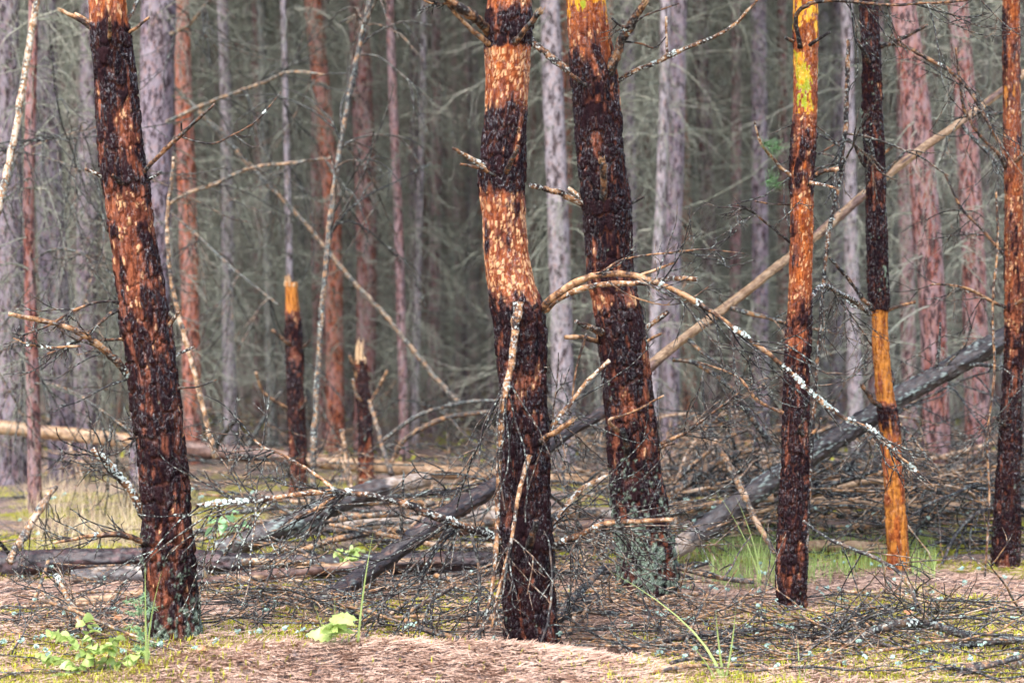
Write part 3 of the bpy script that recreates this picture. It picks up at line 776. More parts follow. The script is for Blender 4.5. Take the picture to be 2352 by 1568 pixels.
limb(TC, 'branch', [(1440, 70, 6), (1475, 40, 5), (1520, 22, 4), (1560, 8, 3)], YC - .1, YC - .15, .2)
limb(TC, 'branch', [(1425, 95, 5), (1470, 100, 5), (1505, 110, 4), (1530, 85, 3)], YC - .1, YC - .1, .1)
limb(TC, 'branch', [(1405, 198, 14), (1425, 182, 10), (1465, 160, 11), (1500, 147, 11), (1535, 130, 11), (1590, 105, 9), (1640, 85, 8), (1690, 55, 8), (1712, 30, 7), (1740, 0, 5), (1765, -40, 5)], YC, YC - .15, .35, .62, lich=.7, lichen=[(.24, .28), (.36, .39)])
limb(TC, 'branch', [(1533, 130, 8), (1531, 100, 6), (1530, 38, 5)], YC - .06, YC - .08, .8, lich=.6)
limb(TC, 'branch', [(1345, 190, 18), (1305, 160, 18), (1265, 132, 17), (1228, 100, 15), (1195, 75, 13)], YC - .02, YC + .1, .30, .42, lich=.5)
limb(TC, 'branch', [(1350, 200, 9), (1330, 185, 9), (1310, 170, 9)], YC - .09, YC - .12, .15)
limb(TC, 'branch', [(1388, 468, 20), (1387, 435, 17), (1386, 400, 16), (1384, 370, 14)], YC - .08, YC - .2, .15, .3, splinter=True)
limb(TC, 'branch', [(1355, 478, 18), (1325, 462, 15), (1290, 445, 14), (1255, 435, 13), (1215, 425, 12)], YC, YC - .1, .42, .36, lich=.5)
limb(TC, 'branch', [(1355, 470, 10), (1330, 450, 9), (1306, 432, 7)], YC + .03, YC + .08, .7, lich=.8)
limb(TC, 'branch', [(1438, 470, 8), (1460, 462, 7), (1480, 452, 5)], YC, YC - .02, .1)
limb(TC, 'branch', [(1385, 765, 16), (1355, 752, 12), (1322, 738, 10)], YC - .05, YC - .17, .35, lich=.5)
limb(TC, 'branch', [(1375, 785, 12), (1340, 775, 10), (1298, 774, 10)], YC - .02, YC - .1, .62)
limb(TC, 'branch', [(1470, 765, 15), (1500, 742, 11), (1535, 715, 9)], YC, YC - .06, .4, lich=.6)
limb(TC, 'branch', [(1475, 790, 9), (1500, 775, 7), (1520, 765, 6)], YC - .02, YC - .08, .55)
limb(TC, 'branch', [(1440, 1045, 16), (1438, 1015, 14), (1430, 985, 12)], YC - .09, YC - .2, .1)
limb(TC, 'branch', [(1505, 1035, 9), (1530, 1022, 7), (1550, 1018, 6)], YC - .02, YC - .05, .6)
limb(TC, 'branch', [(1500, 1030, 11), (1540, 1010, 9), (1580, 990, 8), (1620, 960, 6), (1700, 900, 4)], YC, YC - .1, .5, .3, lich=.3, sprays=[(9, .2, 1, .4, {'dir': (.8, 0, -.1)})])
limb(TC, 'branch', [(1420, 990, 9), (1400, 965, 8), (1455, 945, 5), (1525, 908, 4)], YC - .1, YC - .25, .6)

# ---- slim orange and yellow pine
TD = tree_root('pine_tree', (1820, 1405), YD, 'slim pine with bright orange bark and yellow-green peeling patches')
tD, SD = hero_trunk('trunk', [(1850, -40, 56), (1850, 0, 57), (1851, 80, 59), (1851, 140, 58), (1850, 220, 57), (1848, 300, 57), (1844, 380, 58), (1843, 430, 56), (1842, 500, 54), (1840, 600, 55), (1837, 700, 55), (1833, 800, 57), (1829, 900, 59), (1827, 1000, 61), (1824, 1100, 66), (1821, 1200, 68), (1819, 1300, 68), (1819, 1405, 72)],
    YD, {'dark': {0: .08, 90: .2, 120: .15, 240: .12, 275: .32, 310: .62, 370: .7, 390: .5, 430: .62, 465: .35, 490: .18, 540: .42, 570: .36, 600: .2, 650: .16, 690: .42, 730: .66, 820: .66, 900: .76, 1000: .8, 1400: .76},
         'cream': {0: .2, 120: .25, 240: .1, 480: .25, 560: .25, 620: .35, 680: .3, 720: .15, 800: .1, 1000: .04},
         'yellow': {-50: .42, 0: .42, 50: .46, 85: .25, 105: .1, 125: .4, 150: .52, 200: .5, 240: .34, 265: 0}, 'brown': {0: 0, 650: 0, 800: .4, 1000: .8}, 'lichen': {0: 0, 1000: .06, 1200: .24, 1405: .4}}, 51, TD, nseg=72)
add_crown(TD, SD, z=5.6, sc=0.75)
limb(TD, 'branch', [(1838, 110, 11), (1832, 80, 10), (1828, 45, 10), (1835, 25, 10), (1858, 10, 10), (1900, 2, 9), (1960, 4, 8), (2040, 12, 7), (2110, 8, 6), (2190, 4, 6), (2280, -10, 4)], YD - .04, YD - .3, .2, .35, sprays=[(12, .35, .95, .36, {'dir': (.3, 0, -.6), 'curl': .7})])
limb(TD, 'branch', [(1855, 108, 9), (1880, 90, 8), (1907, 74, 6)], YD - .04, YD - .12, .08)
limb(TD, 'branch', [(1835, 100, 9), (1818, 94, 8), (1803, 86, 7)], YD, YD - .03, .1)
limb(TD, 'branch', [(1825, 408, 10), (1800, 390, 8), (1765, 352, 7), (1748, 330, 6), (1738, 300, 5), (1733, 278, 4)], YD, YD - .1, .7, .8, lich=.6)
limb(TD, 'branch', [(1860, 412, 13), (1885, 395, 11), (1926, 388, 9)], YD, YD - .06, .1, .85)
limb(TD, 'branch', [(1860, 420, 8), (1890, 425, 6), (1920, 432, 5)], YD - .05, YD - .12, .5, lich=.8)
limb(TD, 'branch', [(1820, 560, 7), (1770, 520, 6), (1720, 480, 5), (1690, 470, 3)], YD, YD - .15, .2, sprays=[(6, .2, 1, .2, {'dir': (-.6, 0, .2)})])
limb(TD, 'branch', [(1815, 470, 5), (1770, 468, 4), (1735, 462, 4)], YD, YD - .1, .5)
limb(TD, 'branch', [(1855, 690, 12), (1890, 655, 11), (1925, 672, 11), (1960, 690, 12), (1998, 720, 11)], YD + .1, YD + .9, .2, lich=.9, sprays=[(6, .2, .8, .4, {'dir': (.3, 0, -.5)})])
limb(TD, 'branch', [(1860, 1000, 8), (1880, 980, 7), (1885, 960, 5)], YD - .03, YD - .06, .45)
limb(TD, 'branch', [(1845, 1000, 10), (1835, 985, 8), (1850, 960, 6)], YD - .06, YD - .12, .2)
limb(TD, 'branch', [(1805, 950, 10), (1770, 935, 8), (1735, 915, 8), (1700, 870, 6), (1660, 850, 5), (1600, 830, 4)], YD, YD + .1, .4, .6, sprays=[(6, .3, 1, .3)])

# ---- thin pine stripped to orange wood
TE = tree_root('pine_tree', (2067, 1332), YE, 'thin dead pine stripped to orange wood along its lower stem')
tE, SE = hero_trunk('trunk', [(1993, -40, 42), (1995, 0, 42), (1999, 100, 44), (2003, 200, 45), (2007, 300, 47), (2011, 400, 47), (2013, 500, 48), (2016, 600, 48), (2019, 690, 48), (2021, 740, 42), (2027, 850, 43), (2034, 920, 46), (2042, 980, 50), (2051, 1080, 50), (2058, 1180, 50), (2063, 1260, 50), (2066, 1332, 58)],
    YE, {'dark': {0: .72, 90: .72, 130: .8, 680: .85, 712: .8, 725: .1, 900: .12, 925: .2, 940: .75, 985: .6, 1020: .3, 1200: .25, 1332: .3}, 'cream': {0: .05},
         'wood': {0: .15, 60: .3, 100: .1, 440: .05, 500: .3, 540: .1, 700: 0, 722: .72, 800: .6, 915: .68, 935: .15, 990: .4, 1050: .5, 1150: .58, 1332: .5}, 'lichen': {0: .34, 300: .45, 600: .5, 700: .42, 720: 0, 1000: .02, 1100: .08}}, 67, TE, nseg=64, amp=.9)
add_crown(TE, SE, z=6.0, sc=0.5)
limb(TE, 'branch', [(2015, 112, 11), (2045, 100, 9), (2085, 82, 8), (2132, 58, 7)], YE, YE - .1, .2)
limb(TE, 'branch', [(2012, 100, 12), (2055, 102, 9), (2090, 112, 9), (2140, 140, 9), (2185, 165, 8), (2225, 205, 8), (2260, 265, 7), (2290, 320, 7), (2310, 370, 5)], YE, YE - .2, .2, .4, sprays=[(9, .3, .95, .35, {'dir': (.2, 0, -.5)})], lichen=[(.36, .38)])
limb(TE, 'branch', [(2000, 150, 11), (1985, 120, 10), (1966, 90, 9)], YE - .03, YE - .1, .15)
limb(TE, 'branch', [(2010, 380, 10), (2000, 340, 10), (1985, 310, 9)], YE - .04, YE - .12, .1, lich=.4)
limb(TE, 'branch', [(2005, 410, 9), (1980, 370, 8), (1962, 335, 6), (1940, 320, 5), (1880, 355, 5)], YE, YE - .1, .15)
limb(TE, 'branch', [(2022, 358, 8), (2040, 345, 7), (2052, 334, 6)], YE, YE - .02, .3)
limb(TE, 'branch', [(2030, 720, 11), (2055, 706, 8), (2103, 693, 7)], YE, YE - .05, .55)
limb(TE, 'branch', [(2010, 712, 12), (1985, 690, 10), (1960, 655, 9), (1935, 625, 8), (1905, 592, 7)], YE - .02, YE - .15, .15, lich=.4)
limb(TE, 'branch', [(2002, 715, 9), (1960, 700, 8), (1900, 650, 8)], YE, YE + .05, .2, lich=.9, lichen=[(.3, .6)])
limb(TE, 'branch', [(2030, 935, 12), (2005, 920, 12), (1978, 880, 9)], YE - .02, YE - .12, .35)
limb(TE, 'branch', [(2040, 905, 9), (2050, 860, 7), (2000, 790, 4), (1900, 640, 3)], YE + .02, YE + .1, .2, sprays=[(9, .1, .9, .35)])
limb(TE, 'branch', [(2030, 1000, 9), (2005, 988, 8), (1985, 978, 6)], YE - .02, YE - .1, .4)

# ---- thin reddish pine beside the leaning log
TF = tree_root('pine_tree', (2310, 1312), YF, 'thin reddish pine with a split tan streak, standing against the leaning log')
tF, SF = hero_trunk('trunk', [(2321, -40, 42), (2322, 0, 42), (2323, 150, 42), (2325, 300, 42), (2328, 450, 44), (2329, 600, 46), (2330, 720, 46), (2327, 850, 46), (2322, 950, 50), (2316, 1080, 54), (2312, 1200, 58), (2309, 1312, 64)],
    YF, {'dark': {0: .36, 200: .4, 330: .5, 350: .3, 600: .4, 700: .5, 760: .6, 850: .75, 1312: .8}, 'cream': {0: .1, 500: .2, 660: .25, 800: .1},
         'brown': {0: .3, 600: .4, 850: .9}, 'wood': {0: 0, 170: .1, 200: .42, 320: .42, 350: .05}, 'lichen': {0: 0, 850: .2, 1312: .3}}, 71, TF, nseg=64)
add_crown(TF, SF, z=6.0, sc=0.6)
limb(TF, 'branch', [(2310, 385, 9), (2290, 350, 8), (2250, 310, 7), (2215, 250, 6), (2205, 190, 6), (2195, 110, 5)], YF - .02, YF - .2, .2, .4, sprays=[(9, .2, .9, .3, {'dir': (-.5, 0, .1)})])
limb(TF, 'branch', [(2315, 590, 8), (2285, 560, 7), (2250, 520, 7), (2210, 480, 6), (2170, 400, 5)], YF, YF + .1, .25, sprays=[(8, .2, .9, .35)])
limb(TF, 'branch', [(2310, 705, 9), (2275, 690, 8), (2230, 665, 7), (2190, 655, 5), (2140, 652, 4)], YF - .02, YF - .1, .45, sprays=[(7, .2, .9, .3)], lich=.4)
limb(TF, 'branch', [(2318, 380, 9), (2345, 360, 8), (2380, 330, 8)], YF - .02, YF - .1, .3)
limb(TF, 'branch', [(2318, 705, 9), (2345, 690, 8), (2390, 660, 7)], YF - .02, YF - .1, .5)
limb(TF, 'branch', [(2315, 985, 10), (2285, 960, 9), (2270, 1000, 6)], YF - .03, YF - .15, .1, sprays=[(8, .2, 1, .35)])

# thin dead stems standing by themselves
def stem(name, pts, Y0, Y1, label, cat='dead sapling', tone=.3, group=None, **kw):
    p = P(pts[0][0], pts[0][1], Y0)
    r = empty(name, tuple(p))
    tag(r, label, cat, group)
    limb(r, 'stem', pts, Y0, Y1, tone, **kw)
    return r

stem('dead_sapling', [(1850, 1330, 9), (1860, 1100, 9), (1880, 800, 9), (1900, 560, 9), (1925, 430, 10), (1938, 330, 9), (1942, 290, 12), (1945, 200, 11), (1948, 90, 9)], 9.0, 9.0,
     'thin dead grey stem with lichen tufts beside the orange pine', tone=.15, tone_end=.3, lich=.4, lichen=[(.72, .75), (.62, .66)], sprays=[(8, .76, .84, .5, {'dir': (0, 0, -.6), 'droop': .6, 'r': .005})])
stem('dead_sapling', [(718, 1160, 15), (722, 1000, 14), (730, 850, 14), (745, 650, 13), (760, 500, 13), (775, 380, 12), (800, 230, 12), (828, 100, 12), (855, -20, 11), (870, -120, 10)], 12.3, 12.8,
     'thin leaning dead sapling speckled with pale lichen beside the orange-topped stump', tone=.48, tone_end=.4, lich=.4, lichen=[(.10, .13), (.2, .23), (.3, .34), (.42, .44), (.6, .61), (.83, .86), (.9, .92)],
     sprays=[(5, .46, .5, 1.2, {'dir': (.2, 0, .25), 'spread': .5, 'droop': .75, 'curl': .1, 'r': .006}), (5, .63, .67, 1.2, {'dir': (.2, 0, .25), 'spread': .5, 'droop': .75, 'curl': .1, 'r': .006}), (5, .80, .84, 1.2, {'dir': (.3, 0, .25), 'spread': .5, 'droop': .75, 'curl': .0, 'r': .006}), (5, .92, .96, 1.2, {'dir': (0, 0, .3), 'spread': .5, 'droop': .75, 'curl': .0, 'r': .006})], mat='stick')
stem('leaning_pole', [(-60, 640, 20), (-10, 500, 18), (15, 400, 17), (40, 280, 17), (62, 140, 16), (85, 0, 15), (100, -100, 14)], 10.0, 10.3,
     'pale peeling leaning pole beside the slim red trunk', 'pole', tone=1.0, tone_end=1.0, lich=.9, mat='stick')
stem('leaning_pole', [(1060, 930, 12), (1000, 868, 12), (900, 742, 12), (800, 634, 11), (700, 512, 10), (600, 408, 10), (500, 300, 12), (380, 180, 10)], 16.5, 17.0,
     'pale dead pole leaning across behind the two broken stumps', 'pole', tone=.62, tone_end=.5, lich=.7, mat='stick')
stem('dead_sapling', [(495, 1050, 12), (470, 950, 12), (440, 830, 12), (410, 720, 11), (390, 620, 10), (385, 500, 9), (400, 360, 8)], 11.0, 11.0,
     'tan bent dead stem rising behind the leaning pine', tone=.85, tone_end=.8, lich=.2, mat='stick')
stem('dead_sapling', [(2262, 1330, 5), (2272, 1150, 5), (2268, 1000, 5), (2284, 860, 6), (2280, 700, 6), (2292, 560, 6), (2288, 440, 5)], 9.2, 9.2,
     'thin orange dead stem beside the reddish pine', tone=.4, tone_end=.55, lich=.3, sprays=[(5, .3, .9, .25)])

# green pine needles on the slim pine's side branch
mbn = MB()
for (px, py) in ((1765, 335), (1775, 345), (1755, 330), (1770, 410), (1780, 425), (1760, 418), (1785, 340)):
    c = P(px, py, YD - .08)
    for _ in range(26):
        d = rng.normal(0, 1, 3); d[0] += .7; d[2] += .1; d /= np.linalg.norm(d)
        tube(mbn, np.array([c, c + d * rng.uniform(.03, .06)]), [.0009, .0005], 3, (rng.random(), 0, 0, 1))
no = link('needle_tuft', mbn.mesh('needle_tuft', TD.location), M['needles_green'], TD)
no['kind'] = 'stuff'

# ------------------------------------------------------------------ broken stumps
def stump(pts, Y, prof, seed, label, jag, spl_tone, rag):
    r = tree_root('broken_stump', (pts[-1][0], pts[-1][1]), Y, label)
    r['category'] = 'stump'
    o, S = hero_trunk('trunk', pts, Y, prof, seed, r, nseg=56, row=0.008, top=0, amp=1.1)
    ms = MB()
    c, rad = S[-1, :3], S[-1, 3]
    for k in range(26):
        a = rng.uniform(0, 2 * np.pi); q = rad * math.sqrt(rng.random()) * .85
        b = c + np.array([math.cos(a) * q, math.sin(a) * q, -0.03])
        h = rng.uniform(.3, 1) * jag * (1.6 if math.cos(a) < rag else .6)
        mid = b + np.array([rng.normal(0, .004), rng.normal(0, .004), h * .6])
        tube(ms, np.array([b, mid, b + np.array([rng.normal(0, .012), rng.normal(0, .012), h])]), [rad * .34, rad * .22, rad * .03], 5, (spl_tone * rng.uniform(.5, 1), 0, 0, 1), rough=.3)
    link('splintered_top', ms.mesh('splintered_top', r.location, smooth=False), M['splinter'], r)
    return r
S1 = stump([(669, 648, 31), (671, 700, 34), (673, 740, 36), (676, 800, 40), (679, 900, 40), (682, 1000, 42), (684, 1080, 42), (683, 1150, 44)], 14.0,
      {'dark': {640: .25, 715: .3, 740: .65, 1000: .8, 1080: .5, 1150: .3}, 'wood': {640: .62, 690: .66, 712: .5, 735: .1, 1040: .05, 1080: .3, 1150: .45}, 'brown': {640: .6, 800: 1}, 'lichen': {640: 0, 900: .2, 1000: .5, 1080: .4}}, 81,
      'tall broken stump with an orange snapped top', .06, .35, 0)
limb(S1, 'branch', [(665, 790, 10), (645, 775, 8), (626, 758, 7)], 13.95, 13.85, .3)
limb(S1, 'branch', [(690, 800, 9), (705, 790, 8), (712, 780, 6)], 14, 13.95, .1)
limb(S1, 'branch', [(672, 945, 9), (640, 925, 7), (610, 905, 7), (595, 880, 6), (588, 855, 6)], 14, 13.8, .3, .85)
limb(S1, 'branch', [(690, 940, 8), (700, 930, 7), (705, 910, 6)], 13.95, 13.9, .2)
S2 = stump([(829, 826, 28), (830, 860, 30), (834, 920, 33), (838, 980, 34), (841, 1060, 36), (842, 1125, 40)], 14.4,
      {'dark': {800: .3, 850: .7, 1000: .75, 1060: .5, 1125: .4}, 'wood': {800: .5, 845: .2, 870: .0}, 'brown': {800: .8, 1000: .7}, 'lichen': {800: .2, 1000: .4, 1125: .2}}, 91,
      'shorter broken stump with a pale jagged splintered top', .13, .9, 0.2)
limb(S2, 'branch', [(825, 880, 9), (815, 850, 8), (803, 815, 7)], 14.4, 14.3, .5)
limb(S2, 'branch', [(830, 920, 8), (818, 905, 7), (810, 870, 6)], 14.35, 14.25, .6, lich=.6)
limb(S2, 'branch', [(848, 930, 9), (870, 890, 7), (890, 850, 6)], 14.4, 14.3, .6)

# ------------------------------------------------------------------ logs
def log(label, pts, depths, mat, prof=None, seed=1, nseg=28, row=.02, amp=1.0, group=None, branches=(), name='fallen_log'):
    q = np.array([np.append(P(px, py, Y), w / 2 / F * Y) for (px, py, w), Y in zip(pts, depths)])
    L = np.sum(np.linalg.norm(np.diff(q[:, :3], axis=0), axis=1))
    n = max(8, int(L / row))
    u = np.linspace(0, 1, n)
    S = smooth_path(q, n)
    C, rad = S[:, :3], S[:, 3]
    s = u * L
    T, N, Bn = frames(C)
    th = np.arange(nseg) / nseg * 2 * np.pi
    TH, SS = np.meshgrid(th, s)
    prof = prof or {}
    PYv = np.repeat((u * 1000 + 700)[:, None], nseg, 1)
    pr = {k: ({700 + a * 1000: b for a, b in v.items()} if isinstance(v, dict) else {0: v}) for k, v in prof.items()}
    rel, A, B = bark_field(TH.ravel(), SS.ravel(), float(np.mean(rad)), PYv.ravel(), pr, seed, amp)
    B[:, 3] = 0
    rel = rel.reshape(TH.shape) * np.minimum(1, rad[:, None] / .04)
    lob = (fbm(np.cos(TH) + 3, np.sin(TH), SS * 2.5, 2, seed + 9) - .5) * .22 * rad[:, None]
    rr = rad[:, None] + rel + lob
    V = C[:, None, :] + rr[..., None] * (np.cos(th)[None, :, None] * N[:, None] + np.sin(th)[None, :, None] * Bn[:, None])
    m = MB()
    m.add(V, grid_quads(n, nseg), None, A, B)
    for e in (0, n - 1):      # sawn or snapped end faces
        ring = V[e]
        cc = C[e] + (T[e] if e else -T[e]) * rad[e] * rng.uniform(-.2, .35)
        j = np.arange(nseg)
        t = np.stack([j, (j + 1) % nseg, np.full(nseg, nseg)], -1)
        m.add(np.vstack([ring, cc]), None, t if e else t[:, ::-1], (0, 0, 0, 0), (0, 0, 0, 1))
    r = empty(name, tuple(C[0]))
    tag(r, label, 'log', group)
    link('stem', m.mesh('stem', r.location), M[mat], r)
    for (t, d, ln, rd, tn) in branches:
        i = int(t * (n - 1))
        mm = MB()
        CC = wander(C[i], d, ln, 9, .05, .1, .12)
        tt = np.linspace(0, 1, 10)
        tube(mm, CC, rd * (1 - .55 * tt), 7, np.stack([np.clip(tn + rng.normal(0, .05, 10), 0, 1), tt, np.full(10, .4), np.ones(10)], -1), rough=.15)
        bo = link('branch', mm.mesh('branch', r.location), M['stick'], r)
        if ln > .35:
            ms = MB()
            for _ in range(6):
                ii = rng.integers(2, 9)
                twig(ms, CC[ii], (CC[ii] - CC[ii - 1]) / np.linalg.norm(CC[ii] - CC[ii - 1]) + rng.normal(0, .6, 3), ln * .6, .003, 4, 7, .3, .3, .2, .3, 1)
            so = link('twig_spray', ms.mesh('twig_spray', r.location), M['twig'], bo)
            so['kind'] = 'stuff'
    return r, C

log('long pale tan log lying behind the stumps', [(-160, 962, 37.8), (0, 982, 36.1), (180, 1000, 36.1), (330, 1018, 37.8), (450, 1032, 39.6), (560, 1042, 37.8), (700, 1056, 34.4), (900, 1074, 34.4), (1150, 1094, 32.7), (1400, 1106, 31.0), (1560, 1122, 29.2), (1660, 1132, 27.5), (1800, 1144, 25), (1960, 1156, 22)], [15.2, 15.2, 15.2, 15.2, 15.2, 15.2, 15.2, 15.2, 15.3, 15.4, 15.4, 15.4, 15.4, 15.4], 'log_tan',
    {'wood': {0: .75, .22: .7, .27: .2, .35: .25, .45: .7, .6: .8, 1: .8}, 'dark': {0: .1, .25: .3, .33: .4, .42: .2, 1: .15}, 'lichen': .05}, 101,
    branches=[(.13, (-.1, 0, .8), 1.1, .02, .2), (.15, (.15, -.2, -.8), .5, .018, .85), (.34, (.3, 0, .7), .6, .025, .2), (.34, (.1, -.3, -.8), .4, .018, .6), (.56, (.2, 0, .8), .5, .014, .5)])
log('thick wet purple-black log lying flat behind the leaning pine', [(-120, 1300, 62), (0, 1298, 62), (110, 1290, 60), (230, 1286, 56), (330, 1284, 56), (460, 1292, 54), (600, 1298, 50), (800, 1296, 46), (1000, 1290, 42), (1140, 1288, 38)], [9.3, 9.3, 9.3, 9.3, 9.35, 9.4, 9.4, 9.4, 9.4, 9.4], 'log_dark',
    {'dark': {0: .8, .3: .72, .5: .8, 1: .8}, 'wood': {0: .05, .1: .05, .12: .3, .16: .05, 1: .1}, 'lichen': {0: .05, .4: .18, .7: .45, 1: .3}}, 103, nseg=44, row=.011,
    branches=[(.12, (-.1, -.3, .7), .25, .014, .1), (.5, (.3, -.4, .6), .3, .012, .6)])
log('pale rotten log piece with lichen beneath the purple-black log', [(165, 1326, 34), (240, 1324, 46), (330, 1322, 50), (420, 1320, 46), (470, 1322, 30)], [9.0, 9.0, 9.0, 9.0, 9.0], 'log_grey', {'wood': .45, 'dark': .38, 'lichen': .6}, 105, nseg=36, row=.012)
log('slender lichened pole lying on the moss at the leaning pine', [(-80, 1408, 26), (0, 1400, 28), (80, 1392, 30), (150, 1384, 28), (250, 1376, 26), (340, 1364, 26), (460, 1342, 26), (560, 1328, 26), (700, 1310, 24), (860, 1296, 22), (1020, 1288, 20)], [8.35, 8.35, 8.4, 8.4, 8.45, 8.5, 8.7, 8.8, 8.9, 8.95, 9.0], 'log_tan', {'wood': {0: .35, .2: .75, .3: .5, 1: .4}, 'dark': {0: .3, .3: .25, .4: .5, 1: .5}, 'lichen': {0: .75, .1: .6, .15: .2, .27: .7, .32: .2, 1: .3}}, 107, nseg=24, row=.014)
LEAN, CLN = log('long leaning trunk, purple-black at its foot and bare tan wood higher up', [(690, 1412, 40.0), (760, 1370, 40.0), (860, 1300, 41.6), (1000, 1200, 41.6), (1090, 1145, 40.0), (1180, 1085, 36.8), (1300, 995, 24.9), (1400, 935, 24.9), (1500, 835, 24.9), (1600, 755, 23.8), (1700, 680, 23.8), (1800, 600, 22.7), (1900, 520, 21.6), (2010, 425, 20.5), (2120, 340, 19.3), (2200, 285, 18.7), (2300, 210, 18.1), (2420, 115, 17.0), (2600, -30, 14.8)],
    [8.25, 8.3, 8.5, 8.7, 8.85, 9.0, 9.2, 9.3, 9.4, 9.55, 9.7, 9.85, 10.0, 10.1, 10.2, 10.3, 10.4, 10.5, 10.7], 'log_tan',
    {'dark': {0: .85, .28: .8, .36: .6, .41: .25, .5: .15, .52: .3, .62: .42, .7: .3, 1: .25}, 'wood': {0: .1, .25: .15, .36: .3, .42: .72, .52: .66, .6: .5, .7: .62, 1: .62}, 'lichen': {0: .5, .1: .4, .25: .15, .4: .05, .5: .1, .6: .5, .66: .4, .72: .15, 1: .05}}, 109, nseg=36, row=.013,
    branches=[(.1, (.1, -.2, .9), .35, .010, .3), (.42, (.5, -.3, -.4), .3, .012, .5), (.47, (.8, -.1, -.25), .55, .014, .55), (.66, (.4, -.2, .5), .25, .012, .3), (.77, (.5, -.2, -.6), .7, .012, .2), (.78, (-.2, -.2, .7), .1, .012, .6), (.79, (.9, -.2, -.1), .3, .014, .2)], name='leaning_log')
log('dark lichened log propped over the pale log in the middle of the brush', [(500, 1262, 46), (580, 1238, 46), (680, 1200, 46), (780, 1152, 46), (880, 1120, 42), (985, 1100, 36)], [10.0, 10.0, 10.1, 10.2, 10.3, 10.4], 'log_grey', {'dark': {0: .35, .5: .6, .8: .2, 1: .1}, 'wood': {0: .3, .3: .05, .75: .3, .85: .8, 1: .8}, 'lichen': {0: .75, .5: .7, 1: .2}}, 113, nseg=34, row=.013)
log('pale grey barkless log lying level under the propped dark log', [(560, 1218, 44), (700, 1208, 46), (900, 1198, 44), (1100, 1192, 44), (1300, 1186, 40), (1420, 1180, 38), (1600, 1172, 36)], [11.4, 11.4, 11.4, 11.4, 11.4, 11.4, 11.4], 'log_grey', {'wood': .8, 'dark': .12, 'lichen': .2}, 117, nseg=28, row=.02)
log('slim brown log lying in the brush beside the cream-flecked pine', [(920, 1230, 26), (1050, 1218, 28), (1150, 1208, 28), (1300, 1208, 26), (1410, 1200, 24)], [10.6, 10.6, 10.6, 10.6, 10.6], 'log_tan', {'wood': .35, 'dark': .42, 'lichen': .1}, 119, nseg=20)
log('heavy grey lichened log leaning up behind the orange pine and the stripped pine', [(1545, 1268, 42.6), (1580, 1242, 47.1), (1660, 1185, 47.1), (1790, 1092, 47.1), (1880, 1035, 45.6), (1970, 975, 45.6), (2060, 915, 44.1), (2150, 865, 42.6), (2250, 808, 44.1), (2352, 752, 45.6), (2480, 690, 44.1), (2640, 610, 41.0)], [9.75, 9.75, 9.8, 9.85, 9.9, 9.95, 10.0, 10.05, 10.1, 10.15, 10.2, 10.3], 'log_grey',
    {'dark': {0: .2, .05: .5, .3: .55, .5: .5, .7: .45, 1: .5}, 'wood': {0: .95, .05: .5, .09: .05, .5: .05, .6: .12, 1: .1}, 'lichen': {0: .1, .1: .55, .25: .8, .4: .4, .5: .7, .6: .5, 1: .3}}, 121, nseg=44, row=.012,
    branches=[(.06, (.4, -.3, .3), .2, .008, .8), (.32, (-.4, -.2, .8), .35, .012, .2), (.55, (.1, -.2, .9), .3, .012, .15), (.56, (.5, -.3, .6), .25, .010, .5), (.6, (.8, -.3, .1), .35, .014, .2), (.45, (.3, -.3, -.4), .5, .01, .5)], name='leaning_log')
log('tan barkless pole lying in the brush pile behind the orange pine', [(1540, 1168, 24), (1700, 1158, 28), (1860, 1152, 30), (2040, 1158, 28), (2200, 1165, 26), (2420, 1172, 24)], [11.2] * 6, 'log_tan', {'wood': {0: .8, .4: .7, .5: .85, 1: .5}, 'dark': {0: .3, .3: .2, 1: .3}, 'lichen': .12}, 123, nseg=22)
log('orange-brown log lying on the grass behind the orange pine', [(1560, 1262, 22), (1760, 1258, 24), (1900, 1252, 28), (2000, 1258, 30), (2045, 1262, 28)], [10.3] * 5, 'log_tan', {'wood': {0: .3, .5: .5, .7: .8, 1: .6}, 'dark': .25, 'lichen': .1}, 125, nseg=22)
log('slim golden pole propped through the brush by the stripped pine', [(1640, 1200, 12), (1780, 1165, 14), (1900, 1128, 14), (1990, 1105, 15), (2060, 1108, 13)], [10.9] * 5, 'log_tan', {'wood': .95, 'dark': .05}, 127, nseg=14)

# ------------------------------------------------------------------ traced loose branches in the brush
def loose(label, pts, Y0, Y1=None, tone=.4, tone_end=None, group=None, name='fallen_branch', **kw):
    Y1 = Y0 if Y1 is None else Y1
    r = empty(name, tuple(P(pts[0][0], pts[0][1], Y0)))
    tag(r, label, 'branch', group)
    limb(r, 'stem', pts, Y0, Y1, tone, tone_end, mat=kw.pop('mat', 'stick'), **kw)
    return r
sp = lambda c, l, a=.2, b=1., **k: [(c, a, b, l, dict(k))]
loose('tan double-arched dead branch rising behind the shorter stump', [(900, 1060, 12), (930, 1010, 12), (1000, 968, 12), (1080, 950, 11), (1180, 942, 9), (1260, 950, 7)], 13.0, 12.6, .75, .3, sprays=sp(8, .5))
loose('grey arched branch lying over the tan double-arched branch', [(880, 1010, 9), (960, 955, 10), (1060, 925, 9), (1150, 920, 7), (1230, 930, 5)], 12.8, 12.4, .3, sprays=sp(8, .5), lich=.6)
loose('straight pale stick propped upright beside the shorter stump', [(815, 1150, 11), (800, 1080, 10), (785, 985, 9)], 12.5, 12.6, .9)
loose('orange-brown forked branch leaning on the shorter stump', [(900, 1090, 14), (880, 1030, 12), (860, 960, 11), (848, 920, 9)], 13.6, 13.9, .5, sprays=sp(8, .4))
loose('dark stick leaning out over the long pale log', [(490, 1040, 14), (510, 1000, 14), (545, 960, 12)], 14.6, 14.4, .1)
